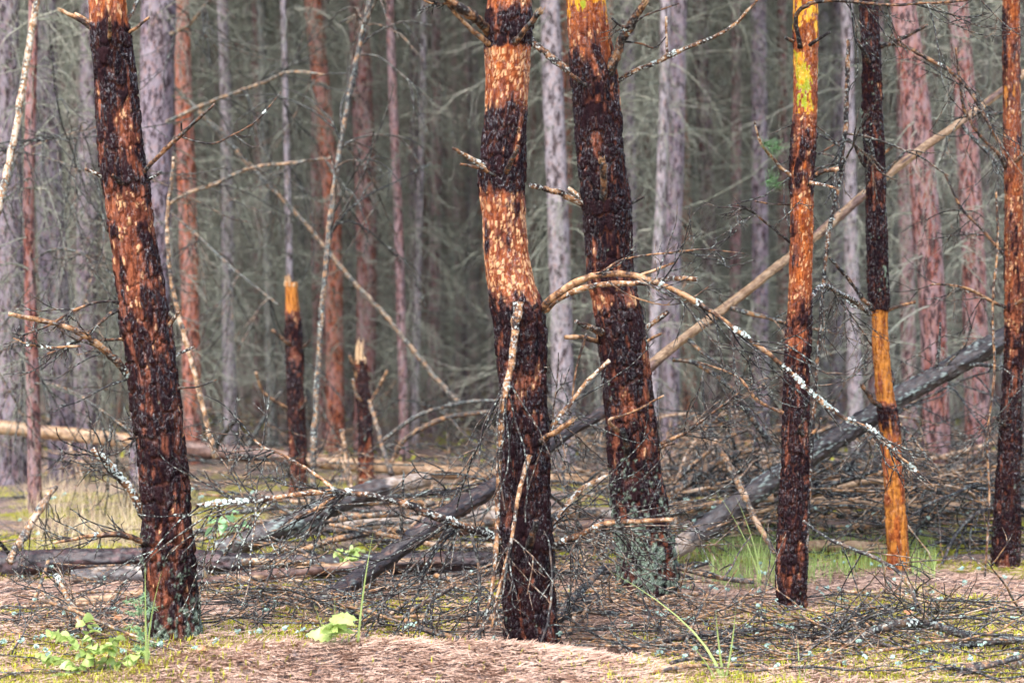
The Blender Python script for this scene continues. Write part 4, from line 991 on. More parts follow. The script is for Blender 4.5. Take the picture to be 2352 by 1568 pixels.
loose('pale grey pole leaning out of the brush at the wet log', [(20, 1290, 20), (60, 1220, 18), (110, 1140, 16), (125, 1120, 14)], 9.1, 9.4, .8, lich=.5, sprays=sp(6, .35))
loose('knobbly stick standing in the moss by the birch seedling', [(250, 1530, 13), (225, 1490, 12), (190, 1440, 12), (150, 1360, 12), (130, 1320, 11)], 7.0, 7.3, .6, lich=.5, sprays=sp(9, .3, dir=(.1, 0, .1)), lichen=[(.9, 1)])
loose('dark thin stick propped upright against the wet log', [(60, 1420, 9), (90, 1350, 8), (112, 1282, 7)], 8.2, 8.6, .6)
loose('thick dark stick leaning on the foot of the cream-flecked pine', [(1280, 1420, 18), (1310, 1380, 17), (1350, 1340, 16), (1392, 1298, 15)], 7.5, 7.9, .2)
loose('short rotten brown log end lying between the two dark pines', [(1268, 1432, 20), (1300, 1410, 22), (1340, 1385, 22), (1372, 1368, 18)], 7.6, 7.8, .25, splinter=True)
loose('long thin brown branch lying from the dark pine to the litter', [(1290, 1555, 7), (1370, 1520, 10), (1450, 1490, 12), (1560, 1462, 12), (1680, 1450, 11), (1790, 1440, 8)], 6.75, 7.3, .45, .3, sprays=sp(9, .4, droop=.1))
loose('grey branch pair lying at the foot of the cream-flecked pine', [(1290, 1500, 12), (1340, 1508, 16), (1400, 1500, 14), (1440, 1490, 10)], 6.9, 7.0, .15, lich=.4, sprays=sp(5, .25, droop=.05))
loose('dark forked branch arched on the twigs before the stripped pine', [(1940, 1480, 16), (2000, 1450, 17), (2070, 1432, 18), (2130, 1432, 19), (2200, 1452, 18), (2260, 1475, 14), (2330, 1490, 8)], 7.2, 7.3, .28, .12, lich=.3, sprays=sp(14, .45, droop=.2), lichen=[(.36, .44)])
loose('red-brown smooth stick lying across the twigs', [(2170, 1560, 14), (2230, 1538, 14), (2300, 1520, 13), (2350, 1505, 11)], 6.6, 6.75, .5)
loose('long olive-grey branch lying level on the yellow moss', [(1880, 1562, 9), (2000, 1545, 13), (2100, 1540, 15), (2230, 1528, 17), (2330, 1524, 18), (2420, 1520, 18)], 6.7, 6.8, .35, .45, lich=.3, sprays=sp(10, .35, droop=.1))
loose('dark grey branch with a snapped stub lying among the twigs', [(2080, 1500, 9), (2160, 1490, 13), (2240, 1478, 16), (2320, 1470, 18), (2420, 1470, 18)], 7.1, 7.2, .15, lich=.3, sprays=sp(9, .35))
loose('long twiggy branch drooping from the orange pine to the stripped pine', [(1845, 1195, 6), (1900, 1235, 7), (1960, 1260, 9), (2030, 1290, 9), (2080, 1330, 9), (2110, 1390, 8), (2140, 1425, 8)], 7.9, 7.6, .15, .55, lich=.4, sprays=sp(9, .35, dir=(.2, 0, -.1)))
loose('pale pole propped in the brush beside the heavy grey log', [(1640, 1010, 12), (1680, 1080, 14), (1715, 1150, 14), (1745, 1210, 13), (1780, 1270, 10)], 9.4, 9.2, .75, lich=.3)
loose('golden curved branch reaching over the brush pile', [(1545, 825, 10), (1590, 832, 11), (1640, 860, 11), (1690, 905, 12), (1735, 970, 14), (1770, 1020, 14)], 9.5, 9.6, .55, .2, sprays=sp(8, .45), lich=.3)
loose('brown curved stick rising by the thick dark pine', [(1545, 1110, 10), (1600, 1060, 10), (1660, 1010, 9), (1720, 985, 8)], 10.6, 10.6, .5, sprays=sp(8, .4))
loose('bundle-end branch of red-brown sticks under the heavy grey log', [(1550, 1130, 22), (1620, 1080, 20), (1680, 1045, 17), (1750, 1030, 11)], 11.0, 11.0, .42, sprays=sp(12, .5, r=.005))
loose('short broken branch lying near the oak seedling', [(760, 1470, 14), (820, 1472, 15), (870, 1490, 12)], 7.1, 7.0, .35, lich=.6)
loose('red-brown branch with a pale broken end lying among twigs', [(1000, 1320, 12), (1040, 1345, 12), (930, 1420, 10), (1060, 1470, 14), (1075, 1490, 13)], 7.4, 7.0, .5, sprays=sp(8, .3))
for k, (a, Y) in enumerate([([(1240, 1480, 5), (1260, 1420, 6), (1268, 1330, 5), (1262, 1250, 4)], 6.8), ([(1095, 1440, 6), (1100, 1370, 7), (1098, 1290, 8), (1075, 1200, 6)], 7.2), ([(600, 1480, 5), (585, 1400, 6), (620, 1320, 6), (650, 1230, 5)], 7.4), ([(1620, 1560, 5), (1560, 1500, 6), (1500, 1420, 6), (1465, 1350, 4)], 7.0)]):
    loose('thin crooked twig standing up out of the litter', a, Y, Y + .1, .3, group='thin twigs standing in the litter', name='upright_twig', sprays=sp(5, .25))

# ------------------------------------------------------------------ sticks and twigs scattered over the floor
def stick_mesh(name, seed, kind):
    global rng
    keep = rng
    rng = np.random.default_rng(seed)
    m = MB()
    L = rng.uniform(.7, 1.2)
    r0 = {'stick': rng.uniform(.006, .011), 'branch': rng.uniform(.006, .011), 'thick': rng.uniform(.012, .020)}[kind]
    C = wander((-L / 2, 0, 0), (1, rng.normal(0, .2), .12), L, 14, .10, .05, .16)
    C[:, 2] = (C[:, 2] - C[:, 2].mean()) * .6
    t = np.linspace(0, 1, 15)
    tn = rng.uniform(.05, .4) if seed % 2 else rng.uniform(.5, .98)
    tube(m, C, r0 * (1 - .55 * t), 6, np.stack([np.clip(tn + rng.normal(0, .1, 15), 0, 1), t, np.full(15, .25), np.ones(15)], -1), rough=.15)
    if kind != 'thick':
        for _ in range({'stick': 3, 'branch': 8}[kind]):
            i = rng.integers(2, 14)
            d = C[i + 1 if i < 14 else i] - C[i - 1]; d /= np.linalg.norm(d)
            sgn = rng.choice([-1, 1])
            v = d * .8 + np.array([-d[1], d[0], 0]) * sgn * rng.uniform(.4, 1.1) + np.array([0, 0, rng.normal(.12, .22)])
            twig(m, C[i], v, rng.uniform(.15, .45), r0 * .42, 4, 7, .12, .12, .2, .3, 1, np.clip(tn + rng.normal(-.1, .15), 0, 1))
    rng = keep
    me = m.mesh(name)
    me.materials.append(M['stick'])
    return me
STK = [stick_mesh('stick', 300 + k, 'stick') for k in range(10)]
BRN = [stick_mesh('dead_branch', 330 + k, 'branch') for k in range(14)]
THK = [stick_mesh('pole', 360 + k, 'thick') for k in range(6)]

def scatter(meshes, name, cat, label, group, count, region, lift=.0, tilt=.12, smin=.5, smax=1.1, align=None):
    done = 0
    while done < count:
        px, py = rng.uniform(region[0], region[1]), rng.uniform(region[2], region[3])
        Y = EYE * F / (py - 784.0)
        x = (px - 1176) / F * Y
        z = float(gz(x, Y))
        o = bpy.data.objects.new(name, meshes[rng.integers(len(meshes))])
        COL.objects.link(o)
        s = rng.uniform(smin, smax)
        o.scale = (s, s, s)
        a = rng.uniform(0, 2 * np.pi) if align is None else rng.normal(align, .5) + (np.pi if rng.random() < .5 else 0)
        o.rotation_euler = (rng.normal(0, .3), rng.normal(0, tilt), a)
        o.location = (x, Y, z + .012 + lift * rng.random() ** 1.3)
        tag(o, label, cat, group)
        done += 1

scatter(BRN, 'dead_branch', 'branch', 'bare twiggy branch lying flat on the litter before the orange pine', 'branches strewn before the orange pine', 34, (1480, 2352, 1400, 1566), .05, .06, .4, 1.0)
scatter(STK, 'dead_stick', 'stick', 'bare stick lying flat on the litter before the orange pine', 'sticks strewn before the orange pine', 44, (1480, 2352, 1380, 1566), .04, .05, .4, 1.0, 0)
scatter(BRN, 'dead_branch', 'branch', 'bare twiggy branch heaped in the brush pile behind the orange pine', 'branches in the brush pile', 60, (1540, 2400, 1130, 1275), .34, .16, .7, 1.4, 0)
scatter(THK, 'brush_pole', 'pole', 'bare pole heaped in the brush pile behind the orange pine', 'poles in the brush pile', 84, (1560, 2400, 1110, 1260), .36, .14, .8, 1.7, 0)
scatter(BRN, 'dead_branch', 'branch', 'bare twiggy branch lying between the logs and the cream-flecked pine', 'branches strewn among the logs', 46, (440, 1460, 1190, 1480), .10, .12, .5, 1.1)
scatter(STK, 'dead_stick', 'stick', 'bare stick lying between the logs and the cream-flecked pine', 'sticks strewn among the logs', 56, (440, 1460, 1200, 1470), .06, .08, .5, 1.1, 0)
scatter(BRN, 'dead_branch', 'branch', 'bare twiggy branch lying on the moss around the leaning pine', 'branches strewn around the leaning pine', 30, (-40, 460, 1150, 1560), .05, .08, .4, .9)
scatter(STK, 'dead_stick', 'stick', 'bare stick lying on the moss around the leaning pine', 'sticks strewn around the leaning pine', 24, (-40, 460, 1160, 1566), .04, .06, .4, .9, 0)
scatter(BRN, 'dead_branch', 'branch', 'bare twiggy branch lying on the ground beyond the stumps', 'branches strewn beyond the stumps', 60, (-60, 2400, 960, 1130), .30, .2, .9, 1.8)
scatter(THK, 'fallen_pole', 'pole', 'bare pole lying on the ground beyond the stumps', 'poles strewn beyond the stumps', 26, (-60, 2400, 950, 1120), .25, .1, .9, 2.0, 0)

def arc_mesh(name, seed):
    global rng
    keep = rng
    rng = np.random.default_rng(seed)
    m = MB()
    L = rng.uniform(.9, 1.5)
    C = wander((0, 0, -.03), (1, rng.normal(0, .25), rng.uniform(.6, 1.1)), L, 18, rng.uniform(.45, .8), -.25, .14)
    t = np.linspace(0, 1, 19)
    r0 = rng.uniform(.006, .010)
    tn = rng.uniform(.05, .45) if seed % 3 else rng.uniform(.6, .95)
    tube(m, C, r0 * (1 - .6 * t), 6, np.stack([np.clip(tn + rng.normal(0, .1, 19), 0, 1), t, np.full(19, .3), np.ones(19)], -1), rough=.15)
    for _ in range(9):
        i = rng.integers(4, 18)
        d = C[i + 1] - C[i]; d /= np.linalg.norm(d)
        sv = rng.normal(0, 1, 3); sv -= d * sv.dot(d); sv /= np.linalg.norm(sv)
        twig(m, C[i], d * .7 + sv * .8, rng.uniform(.2, .5), .0028, 4, 8, .35, .3, .2, .3, 1, np.clip(tn + rng.normal(-.15, .15), 0, 1))
    rng = keep
    me = m.mesh(name)
    me.materials.append(M['stick'])
    return me
ARC = [arc_mesh('arched_branch', 400 + k) for k in range(12)]
scatter(ARC, 'arched_branch', 'branch', 'dead branch arching up out of the brush pile behind the orange pine', 'arched branches in the brush pile', 66, (1440, 2400, 1040, 1270), .2, .25, .8, 1.8)
scatter(ARC, 'arched_branch', 'branch', 'dead branch arching up among the logs behind the cream-flecked pine', 'arched branches among the logs', 44, (560, 1480, 1060, 1300), .08, .25, .6, 1.4)
scatter(ARC, 'arched_branch', 'branch', 'dead branch arching up beside the long tan log', 'arched branches by the tan log', 12, (-40, 420, 1020, 1260), .02, .25, .6, 1.1)
scatter(THK, 'fallen_pole', 'pole', 'bare pole lying level among the logs behind the cream-flecked pine', 'poles lying among the logs', 36, (430, 1520, 1150, 1330), .10, .06, .9, 1.7, 0)

# the uncountable small twigs
m = MB()
def litter_twigs(count, region, lift, L0, L1, r0, r1, up=.1):
    for _ in range(count):
        px, py = rng.uniform(region[0], region[1]), rng.uniform(region[2], region[3])
        Y = EYE * F / (py - 784.0)
        x = (px - 1176) / F * Y
        z = float(gz(x, Y)) + .006 + lift * rng.random() ** 1.5
        a = rng.uniform(0, 2 * np.pi)
        L = rng.uniform(L0, L1)
        C = wander((x, Y, z), (math.cos(a), math.sin(a), rng.normal(0, up)), L, 6, .10, .14, .22)
        C[:, 2] = np.maximum(C[:, 2], z - .004)
        t = np.linspace(0, 1, 7)
        tube(m, C, rng.uniform(r0, r1) * (1 - .6 * t), 4, (rng.random() ** 1.3, 0, .3, 1), cap=False)
litter_twigs(170, (1400, 2400, 1370, 1566), .04, .15, .6, .0022, .0045)
litter_twigs(300, (1480, 2420, 1120, 1290), .38, .25, .9, .003, .007, .25)
litter_twigs(260, (400, 1480, 1180, 1490), .10, .15, .6, .0022, .005, .25)
litter_twigs(180, (-60, 420, 1150, 1566), .04, .15, .5, .002, .004)
litter_twigs(300, (-60, 2420, 920, 1160), .3, .3, 1.2, .004, .009, .35)
o = link('twig_litter', m.mesh('twig_litter'), M['stick'])
tag(o, 'tangle of fine dead twigs littering the forest floor', 'twigs', kind='stuff')

# ------------------------------------------------------------------ fallen needles, moss, grass
def flat_blades(name, mat, n, region, L0, L1, w, lift, up, tone=(0, 1), mask=None, kind='stuff', label='', cat='', curve=.25):
    px = rng.uniform(region[0], region[1], n)
    py = rng.uniform(region[2], region[3], n)
    Y = EYE * F / (py - 784.0)
    x = (px - 1176) / F * Y
    if mask is not None:
        k = mask(x, Y) > rng.random(n)
        x, Y = x[k], Y[k]
        n = len(x)
    z = gz(x, Y) + .002 + lift * rng.random(n)
    a = rng.uniform(0, 2 * np.pi, n)
    el = np.clip(rng.normal(up, up * .5 + .08, n), -.1, 1.45)
    L = rng.uniform(L0, L1, n)
    d = np.stack([np.cos(a) * np.cos(el), np.sin(a) * np.cos(el), np.sin(el)], -1)
    sd_ = np.stack([-np.sin(a), np.cos(a), 0 * a], -1)
    p0 = np.stack([x, Y, z], -1)
    b = rng.normal(0, curve, n)[:, None] * sd_
    p1 = p0 + d * (L * .5)[:, None] + b * (L * .18)[:, None]
    p2 = p0 + d * L[:, None] - np.stack([0 * a, 0 * a, (el > .4) * L * .12], -1)
    wv = sd_ * w * .5
    wv = wv + np.stack([0 * a, 0 * a, np.where(el < .3, w * .25, 0)], -1)
    V = np.stack([p0 - wv, p0 + wv, p1 - wv, p1 + wv, p2 - wv * .3, p2 + wv * .3], 1).reshape(-1, 3)
    bse = np.arange(n)[:, None] * 6
    Q = np.concatenate([bse + np.array([0, 1, 3, 2]), bse + np.array([2, 3, 5, 4])])
    tn = np.repeat(rng.uniform(tone[0], tone[1], n), 6)
    A = np.stack([tn, 0 * tn, 0 * tn, 1 + 0 * tn], -1)
    mm = MB()
    mm.add(V, Q, None, A)
    o = link(name, mm.mesh(name, smooth=False), M[mat])
    tag(o, label, cat, kind=kind)

flat_blades('fallen_needles', 'needle', 92000, (-60, 2420, 1290, 1700), .035, .075, .0030, .010, .06, label='rusty fallen pine needles covering the ground', cat='needles')
flat_blades('mound_needles', 'needle', 16000, (380, 1500, 1480, 1640), .03, .07, .0030, .006, .08, tone=(.1, 1), label='straw-pink needles covering the low sandy mound', cat='needles')
flat_blades('moss', 'moss', 150000, (-60, 2420, 1080, 1640), .012, .035, .004, .004, .8, mask=moss_mask, label='yellow-green moss growing in low patches on the floor', cat='moss')
flat_blades('short_grass', 'grass', 5200, (1500, 2150, 1235, 1345), .05, .16, .003, .0, 1.1, mask=lambda x, y: .2 + .8 * (fbm(x * 2.5, y * 2.5, 0 * x, 2, 5) > .45), label='short green grass between the thick pine and the stripped pine', cat='grass')
flat_blades('dry_grass', 'straw', 1500, (60, 440, 1130, 1270), .10, .32, .003, .0, .95, label='pale dry grass standing before the long tan log', cat='grass')
flat_blades('far_moss', 'moss', 3000, (-60, 2420, 880, 1060), .05, .16, .03, .0, .6, mask=lambda x, y: (fbm(x * .5, y * .5, 0 * x, 2, 71) > .52) * .9, label='dull green ground moss beyond the stumps', cat='moss')

def crumbs(n, region, s0, s1):
    px = rng.uniform(region[0], region[1], n); py = rng.uniform(region[2], region[3], n)
    Y = EYE * F / (py - 784.0); x = (px - 1176) / F * Y
    z = gz(x, Y)
    sz = rng.uniform(s0, s1, n)
    base = np.array([[1, 0, 0], [0, 1, 0], [-1, 0, 0], [0, -1, 0], [0, 0, .7], [0, 0, -.7]], float)
    V = base[None] * rng.uniform(.5, 1.3, (n, 6, 1)) * sz[:, None, None] + rng.normal(0, .2, (n, 6, 3)) * sz[:, None, None] + np.stack([x, Y, z + sz * .3], -1)[:, None, :]
    f = np.array([[0, 1, 4], [1, 2, 4], [2, 3, 4], [3, 0, 4], [1, 0, 5], [2, 1, 5], [3, 2, 5], [0, 3, 5]])
    T = (f[None] + (np.arange(n) * 6)[:, None, None]).reshape(-1, 3)
    A = np.repeat(np.stack([rng.random(n), 0 * x, 0 * x, 1 + 0 * x], -1), 6, 0)
    return V.reshape(-1, 3), T, A
mcb = MB()
for a in ((2600, (380, 1500, 1478, 1640), .003, .011), (3000, (-60, 2420, 1340, 1640), .003, .012)):
    V, T, A = crumbs(*a)
    mcb.add(V, None, T, A)
o = link('soil_crumbs', mcb.mesh('soil_crumbs', smooth=False), mat_simple('dark_soil', (0.035, 0.027, 0.027), (0.24, 0.18, 0.165), 60, 0.9, 0.1))
tag(o, 'dark crumbs of soil and bark strewn over the litter and mound', 'soil', kind='stuff')

# single tall grass blades
def blade(m, base, tip, w, bend, tone):
    n = 9
    t = np.linspace(0, 1, n)[:, None]
    C = base * (1 - t) + tip * t + np.asarray(bend) * (4 * t * (1 - t))
    wd = (w * .75 * (1 - t ** 1.4) + .0004)
    side = np.array([1, .25, 0]) / 1.03
    nrm = np.array([.1, -1, .1])
    V = np.concatenate([C - side * wd * .5, C + nrm * wd * .18, C + side * wd * .5], 1).reshape(-1, 3)
    i = np.arange(n - 1) * 3
    Q = np.concatenate([np.stack([i, i + 1, i + 4, i + 3], -1), np.stack([i + 1, i + 2, i + 5, i + 4], -1)])
    m.add(V, Q, None, (tone, 0, 0, 1))
def tuft(label, blades, Y, mat='grass'):
    b0 = blades[0]
    r = empty('grass_tuft', tuple(P(b0[0], b0[1], Y)))
    tag(r, label, 'grass', 'single tufts of tall grass')
    for (x0, y0, x1, y1, w, bx) in blades:
        mm = MB()
        blade(mm, P(x0, y0, Y), P(x1, y1, Y - rng.uniform(-.08, .08)), w / F * Y, (bx / F * Y, 0, 0), rng.uniform(.55, 1))
        link('blade', mm.mesh('blade', r.location), M[mat], r)
    return r
tuft('tall upright grass blade standing on the mound', [(818, 1540, 858, 1218, 8, -6), (806, 1520, 798, 1440, 6, 0), (815, 1530, 740, 1470, 4, 5)], 6.48)
tuft('short grass tuft beside the oak seedling', [(768, 1560, 768, 1370, 5, 2), (768, 1540, 805, 1430, 6, -6), (764, 1545, 720, 1385, 4, 6), (766, 1550, 700, 1480, 4, 8)], 6.45)
tuft('pale grass blades standing beside the leaning pine', [(336, 1568, 333, 1290, 7, 0), (338, 1560, 372, 1310, 6, -10), (300, 1560, 280, 1440, 4, 0)], 6.45)
tuft('grass tuft with one long arching pink-tipped blade', [(1662, 1590, 1400, 1310, 11, 62), (1668, 1590, 1644, 1400, 9, -3), (1660, 1590, 1690, 1395, 8, 4), (1655, 1590, 1578, 1468, 7, 10), (1668, 1590, 1720, 1500, 5, 0)], 6.45)
tuft('thin grass blades growing before the orange pine', [(1838, 1570, 1832, 1465, 5, 0), (1842, 1570, 1860, 1500, 4, 0)], 6.5)
tuft('long thin bent grass blades behind the orange pine', [(1745, 1330, 1640, 1120, 4, 12), (1748, 1330, 1690, 1140, 4, 8), (1740, 1330, 1760, 1190, 4, -6)], 8.6)

# ------------------------------------------------------------------ seedlings
def leaf_mesh(name, L, W, lobes=0, seed=0):
    r = np.random.default_rng(seed)
    n = 12
    t = np.linspace(0, 1, n)
    w = W * np.sin(np.pi * t ** .75) ** .8 * (1 + (.28 * np.sin(t * np.pi * 2 * lobes) if lobes else .06 * np.sin(t * 40)))
    z = .12 * L * np.sin(t * np.pi) - .15 * L * t ** 2
    V = np.concatenate([np.stack([t * L, -w / 2, z + .10 * W * (w / W)], -1), np.stack([t * L, 0 * t, z], -1), np.stack([t * L, w / 2, z + .10 * W * (w / W)], -1)])
    i = np.arange(n - 1)
    Q = np.concatenate([np.stack([i, i + 1, n + i + 1, n + i], -1), np.stack([n + i, n + i + 1, 2 * n + i + 1, 2 * n + i], -1)])
    m = MB()
    m.add(V, Q, None, (r.random(), 0, 0, 1))
    return m.mesh(name)
BIRCH = [leaf_mesh('leaf', .042, .036, 0, k) for k in range(5)]
for me in BIRCH: me.materials.append(M['leaf'])
OAK = [leaf_mesh('leaf', .085, .045, 4, k) for k in range(3)]
for me in OAK: me.materials.append(M['leaf'])
PALE = [leaf_mesh('leaf', .06, .035, 0, k) for k in range(3)]
for me in PALE: me.materials.append(M['leaf_pale'])

def put_leaf(root, meshes, p, rz, pitch, roll, s=1.0):
    o = bpy.data.objects.new('leaf', meshes[rng.integers(len(meshes))])
    COL.objects.link(o)
    o.parent = root
    o.location = np.asarray(p) - np.asarray(root.location)
    o.rotation_euler = (roll, pitch, rz)
    o.scale = (s, s, s)

def seedling(name, label, stems, meshes, Y, leaf_gap, s=1.0, dry='stick', pitch=(-.2, .7), start=.3):
    b = P(stems[0][0][0], stems[0][0][1], Y)
    r = empty(name, (b[0], b[1], float(gz(b[0], b[1]))))
    tag(r, label, 'seedling')
    for st in stems:
        q = np.array([np.append(P(px, py, Y + rng.normal(0, .03)), .0016) for px, py in st])
        C = smooth_path(q, 14)[:, :3]
        mm = MB()
        tube(mm, C, np.linspace(.0024, .0010, 14), 5, (.45, 0, 0, 1))
        link('stem', mm.mesh('stem', r.location), M[dry], r)
        L = np.linalg.norm(C[-1] - C[0])
        k = max(2, int(L / leaf_gap))
        for a in range(k):
            i = int(13 * (start + (1 - start) * (a + 1) / k))
            put_leaf(r, meshes, C[i], rng.uniform(0, 2 * np.pi), rng.uniform(*pitch), rng.normal(0, .5), s * rng.uniform(.7, 1.15))
    return r
seedling('birch_seedling', 'small birch seedling with bright green leaves beside the leaning pine',
    [[(215, 1568), (200, 1510), (160, 1470), (120, 1450)], [(215, 1570), (190, 1540), (140, 1520), (95, 1500)], [(220, 1575), (245, 1520), (255, 1480), (270, 1460)], [(225, 1572), (270, 1530), (300, 1510), (335, 1490)], [(220, 1570), (215, 1500), (205, 1450), (190, 1420)], [(215, 1572), (170, 1555), (130, 1548)], [(225, 1575), (262, 1560), (290, 1548)]],
    BIRCH, 6.5, .008, 1.0)
seedling('oak_seedling', 'yellow-green oak seedling standing on the mound', [[(765, 1545), (766, 1490), (764, 1440), (768, 1425)], [(765, 1545), (762, 1480), (760, 1435)]], OAK, 6.46, .03, .95, 'grass', (-.7, .1), .7)
seedling('leafy_plant', 'pale blue-green leafy plant among sticks by the leaning pine', [[(500, 1235), (495, 1205), (480, 1180)], [(505, 1235), (520, 1200), (535, 1175)], [(505, 1236), (550, 1210), (560, 1190)]], PALE, 9.6, .022, 1.25, 'grass')
seedling('leafy_plant', 'bright green leafy plant under the leaning trunk', [[(795, 1305), (790, 1277), (770, 1262)], [(797, 1305), (812, 1275), (830, 1262)], [(797, 1305), (805, 1272), (812, 1258)]], BIRCH, 9.1, .014, 1.3, 'grass')
# small conifer seedling
cb_ = P(338, 1520, 6.75)
cs = empty('conifer_seedling', (cb_[0], cb_[1], float(gz(cb_[0], cb_[1]))))
tag(cs, 'tiny blue-green conifer seedling against the foot of the leaning pine', 'seedling')
mm = MB(); ms = MB()
top = P(322, 1385, 6.75)
ax = np.linspace(0, 1, 12)[:, None]
C = cb_ * (1 - ax) + top * ax
tube(mm, C, np.linspace(.003, .001, 12), 5, (.3, 0, 0, 1))
for a in range(16):
    i = rng.integers(1, 12)
    d = np.array([rng.normal(), rng.normal() * .6, .35]); d /= np.linalg.norm(d)
    CC = wander(C[i], d, rng.uniform(.03, .07), 5, .1, .1, .1)
    tube(mm, CC, np.full(6, .0009), 4, (.3, 0, 0, 1))
    for c in CC[1:]:
        for _ in range(7):
            e = rng.normal(0, 1, 3); e /= np.linalg.norm(e)
            tube(ms, np.array([c, c + e * .016]), [.0012, .0006], 3, (rng.random(), 0, 0, 1))
link('stem', mm.mesh('stem', cs.location), M['stick'], cs)
nd = link('needle_spray', ms.mesh('needle_spray', cs.location), M['leaf_pale'], cs)
nd['kind'] = 'stuff'

# ------------------------------------------------------------------ cones, bark chips, brown leaves, lichen tufts on the floor
def cone_mesh():
    m = MB()
    n = 64
    for k in range(n):
        t = k / n
        a = k * 2.39996
        rad = .016 * math.sin(math.pi * (.12 + .83 * t)) ** .8
        c = np.array([math.cos(a) * rad, math.sin(a) * rad, t * .045])
        o_ = np.array([math.cos(a), math.sin(a), .35]); o_ /= np.linalg.norm(o_)
        s_ = np.array([-math.sin(a), math.cos(a), 0])
        b = c * np.array([.4, .4, 1]) - np.array([0, 0, .004])
        V = np.array([b - s_ * .002, b + s_ * .002, c + s_ * .005 + o_ * .004, c - s_ * .005 + o_ * .004, c + o_ * .006 + np.array([0, 0, .003]), c + o_ * .002 - np.array([0, 0, .003])])
        m.add(V, [[0, 1, 2, 3], [0, 3, 2, 1]], [[3, 2, 4], [3, 5, 2], [0, 3, 5], [1, 5, 2]], (rng.random(), 0, 0, 1))
    return m.mesh('pine_cone', smooth=False)
CONE = cone_mesh(); CONE.materials.append(M['cone'])
for (px, py) in [(48, 1438), (845, 1540), (800, 1492), (1935, 1525), (1750, 1415), (1815, 1488), (1860, 1500), (1505, 1430), (1880, 1465), (2000, 1470), (1205, 1515), (720, 1500), (1120, 1410), (2220, 1545), (1650, 1470), (560, 1478), (1420, 1545), (140, 1470)]:
    Y = EYE * F / (py - 784.0)
    x = (px - 1176) / F * Y
    o = bpy.data.objects.new('pine_cone', CONE)
    COL.objects.link(o)
    o.location = (x, Y, float(gz(x, Y)) + .016)
    o.rotation_euler = (R(80) + rng.normal(0, .3), 0, rng.uniform(0, 6))
    o.scale = (rng.uniform(.8, 1.15),) * 3
    tag(o, 'dark open pine cone lying in the needle litter', 'pine cone', 'pine cones on the ground')
CHIP = leaf_mesh('brown_leaf', .05, .03, 3, 4); CHIP.materials.append(M['dead_leaf'])
for k in range(60):
    px, py = rng.uniform(0, 2352), rng.uniform(1330, 1566)
    Y = EYE * F / (py - 784.0); x = (px - 1176) / F * Y
    o = bpy.data.objects.new('brown_leaf', CHIP)
    COL.objects.link(o)
    o.location = (x, Y, float(gz(x, Y)) + .012)
    o.rotation_euler = (rng.normal(0, .5), rng.normal(0, .4), rng.uniform(0, 6))
    o.scale = (rng.uniform(.5, 1.1),) * 3
    tag(o, 'curled rusty brown dead leaf lying in the litter', 'leaf', 'dead leaves on the ground')
ml = MB()
for k in range(300):
    if k < 170:
        px, py, lift = rng.uniform(1500, 2352), rng.uniform(1150, 1560), .06
    else:
        px, py, lift = rng.uniform(0, 1480), rng.uniform(1200, 1560), .06
    Y = EYE * F / (py - 784.0); x = (px - 1176) / F * Y
    c = np.array([x, Y, float(gz(x, Y)) + .01 + (rng.random() * lift if py > 1290 else rng.random() * .3)])
    a = rng.uniform(0, 6)
    L = rng.uniform(.01, .05)
    Cc = np.linspace(0, 1, 4)[:, None] * np.array([math.cos(a), math.sin(a), rng.normal(0, .3)]) * L + c
    lichen_clumps(ml, Cc, np.full(4, .004), [(0, 1)], size=.008, dens=30)
o = link('lichen_tufts', ml.mesh('lichen_tufts', smooth=False), M['lichen_green'])
tag(o, 'pale green lichen crumbs fallen among the twigs', 'lichen', kind='stuff')

# ------------------------------------------------------------------ the wood behind
def far_branches(name, seed, n, z0, z1, L0, L1, fat=1.0):
    """dead, drooping, lichened side branches around a trunk axis"""
    global rng
    keep = rng
    rng = np.random.default_rng(seed)
    m = MB()
    z = z0
    while z < z1:
        for _ in range(rng.integers(3, 6)):
            a = rng.uniform(0, 2 * np.pi)
            d = np.array([math.cos(a), math.sin(a), rng.uniform(.0, .5)])
            L = rng.uniform(L0, L1)
            ns = 9
            C = wander((0, 0, z), d, L, ns, rng.uniform(.15, .6), rng.uniform(-.35, .3), .30)
            t = np.linspace(0, 1, ns + 1)
            tn = rng.random()
            tube(m, C, .0065 * fat * (1 - .6 * t) * rng.uniform(.7, 1.3), 4, (tn, 0, .4, 1), cap=False)
            for _k in range(rng.integers(*n)):
                i = rng.integers(2, ns)
                dd = C[i + 1] - C[i]; dd /= np.linalg.norm(dd)
                s = rng.normal(0, 1, 3); s -= dd * s.dot(dd); s /= np.linalg.norm(s)
                tl = rng.uniform(.3, .9)
                CC = wander(C[i], dd * .8 + s * .7, tl, 6, rng.uniform(.0, .8), rng.uniform(-.4, .4), .32)
                tube(m, CC, .0030 * fat * (1 - .5 * np.linspace(0, 1, 7)), 3, (np.clip(tn + rng.normal(0, .2), 0, 1), 0, .4, 1), cap=False)
        z += rng.uniform(.22, .42)
    rng = keep
    me = m.mesh(name)
    me.materials.append(M['far_twig'])
    return me
FB = [far_branches('dead_branches', 500 + k, (7, 13), .9, 9.5, .7, 1.75) for k in range(6)]
FBL = [far_branches('dead_branches', 540 + k, (2, 4), .9, 11.5, .7, 1.7, 1.5) for k in range(3)]
FCROWN = [crown_mesh('crown', 9.5, 16.5, 1.7, 26, 14, .34, 600 + k) for k in range(4)]
for me in FCROWN: me.materials.append(M['crown'])

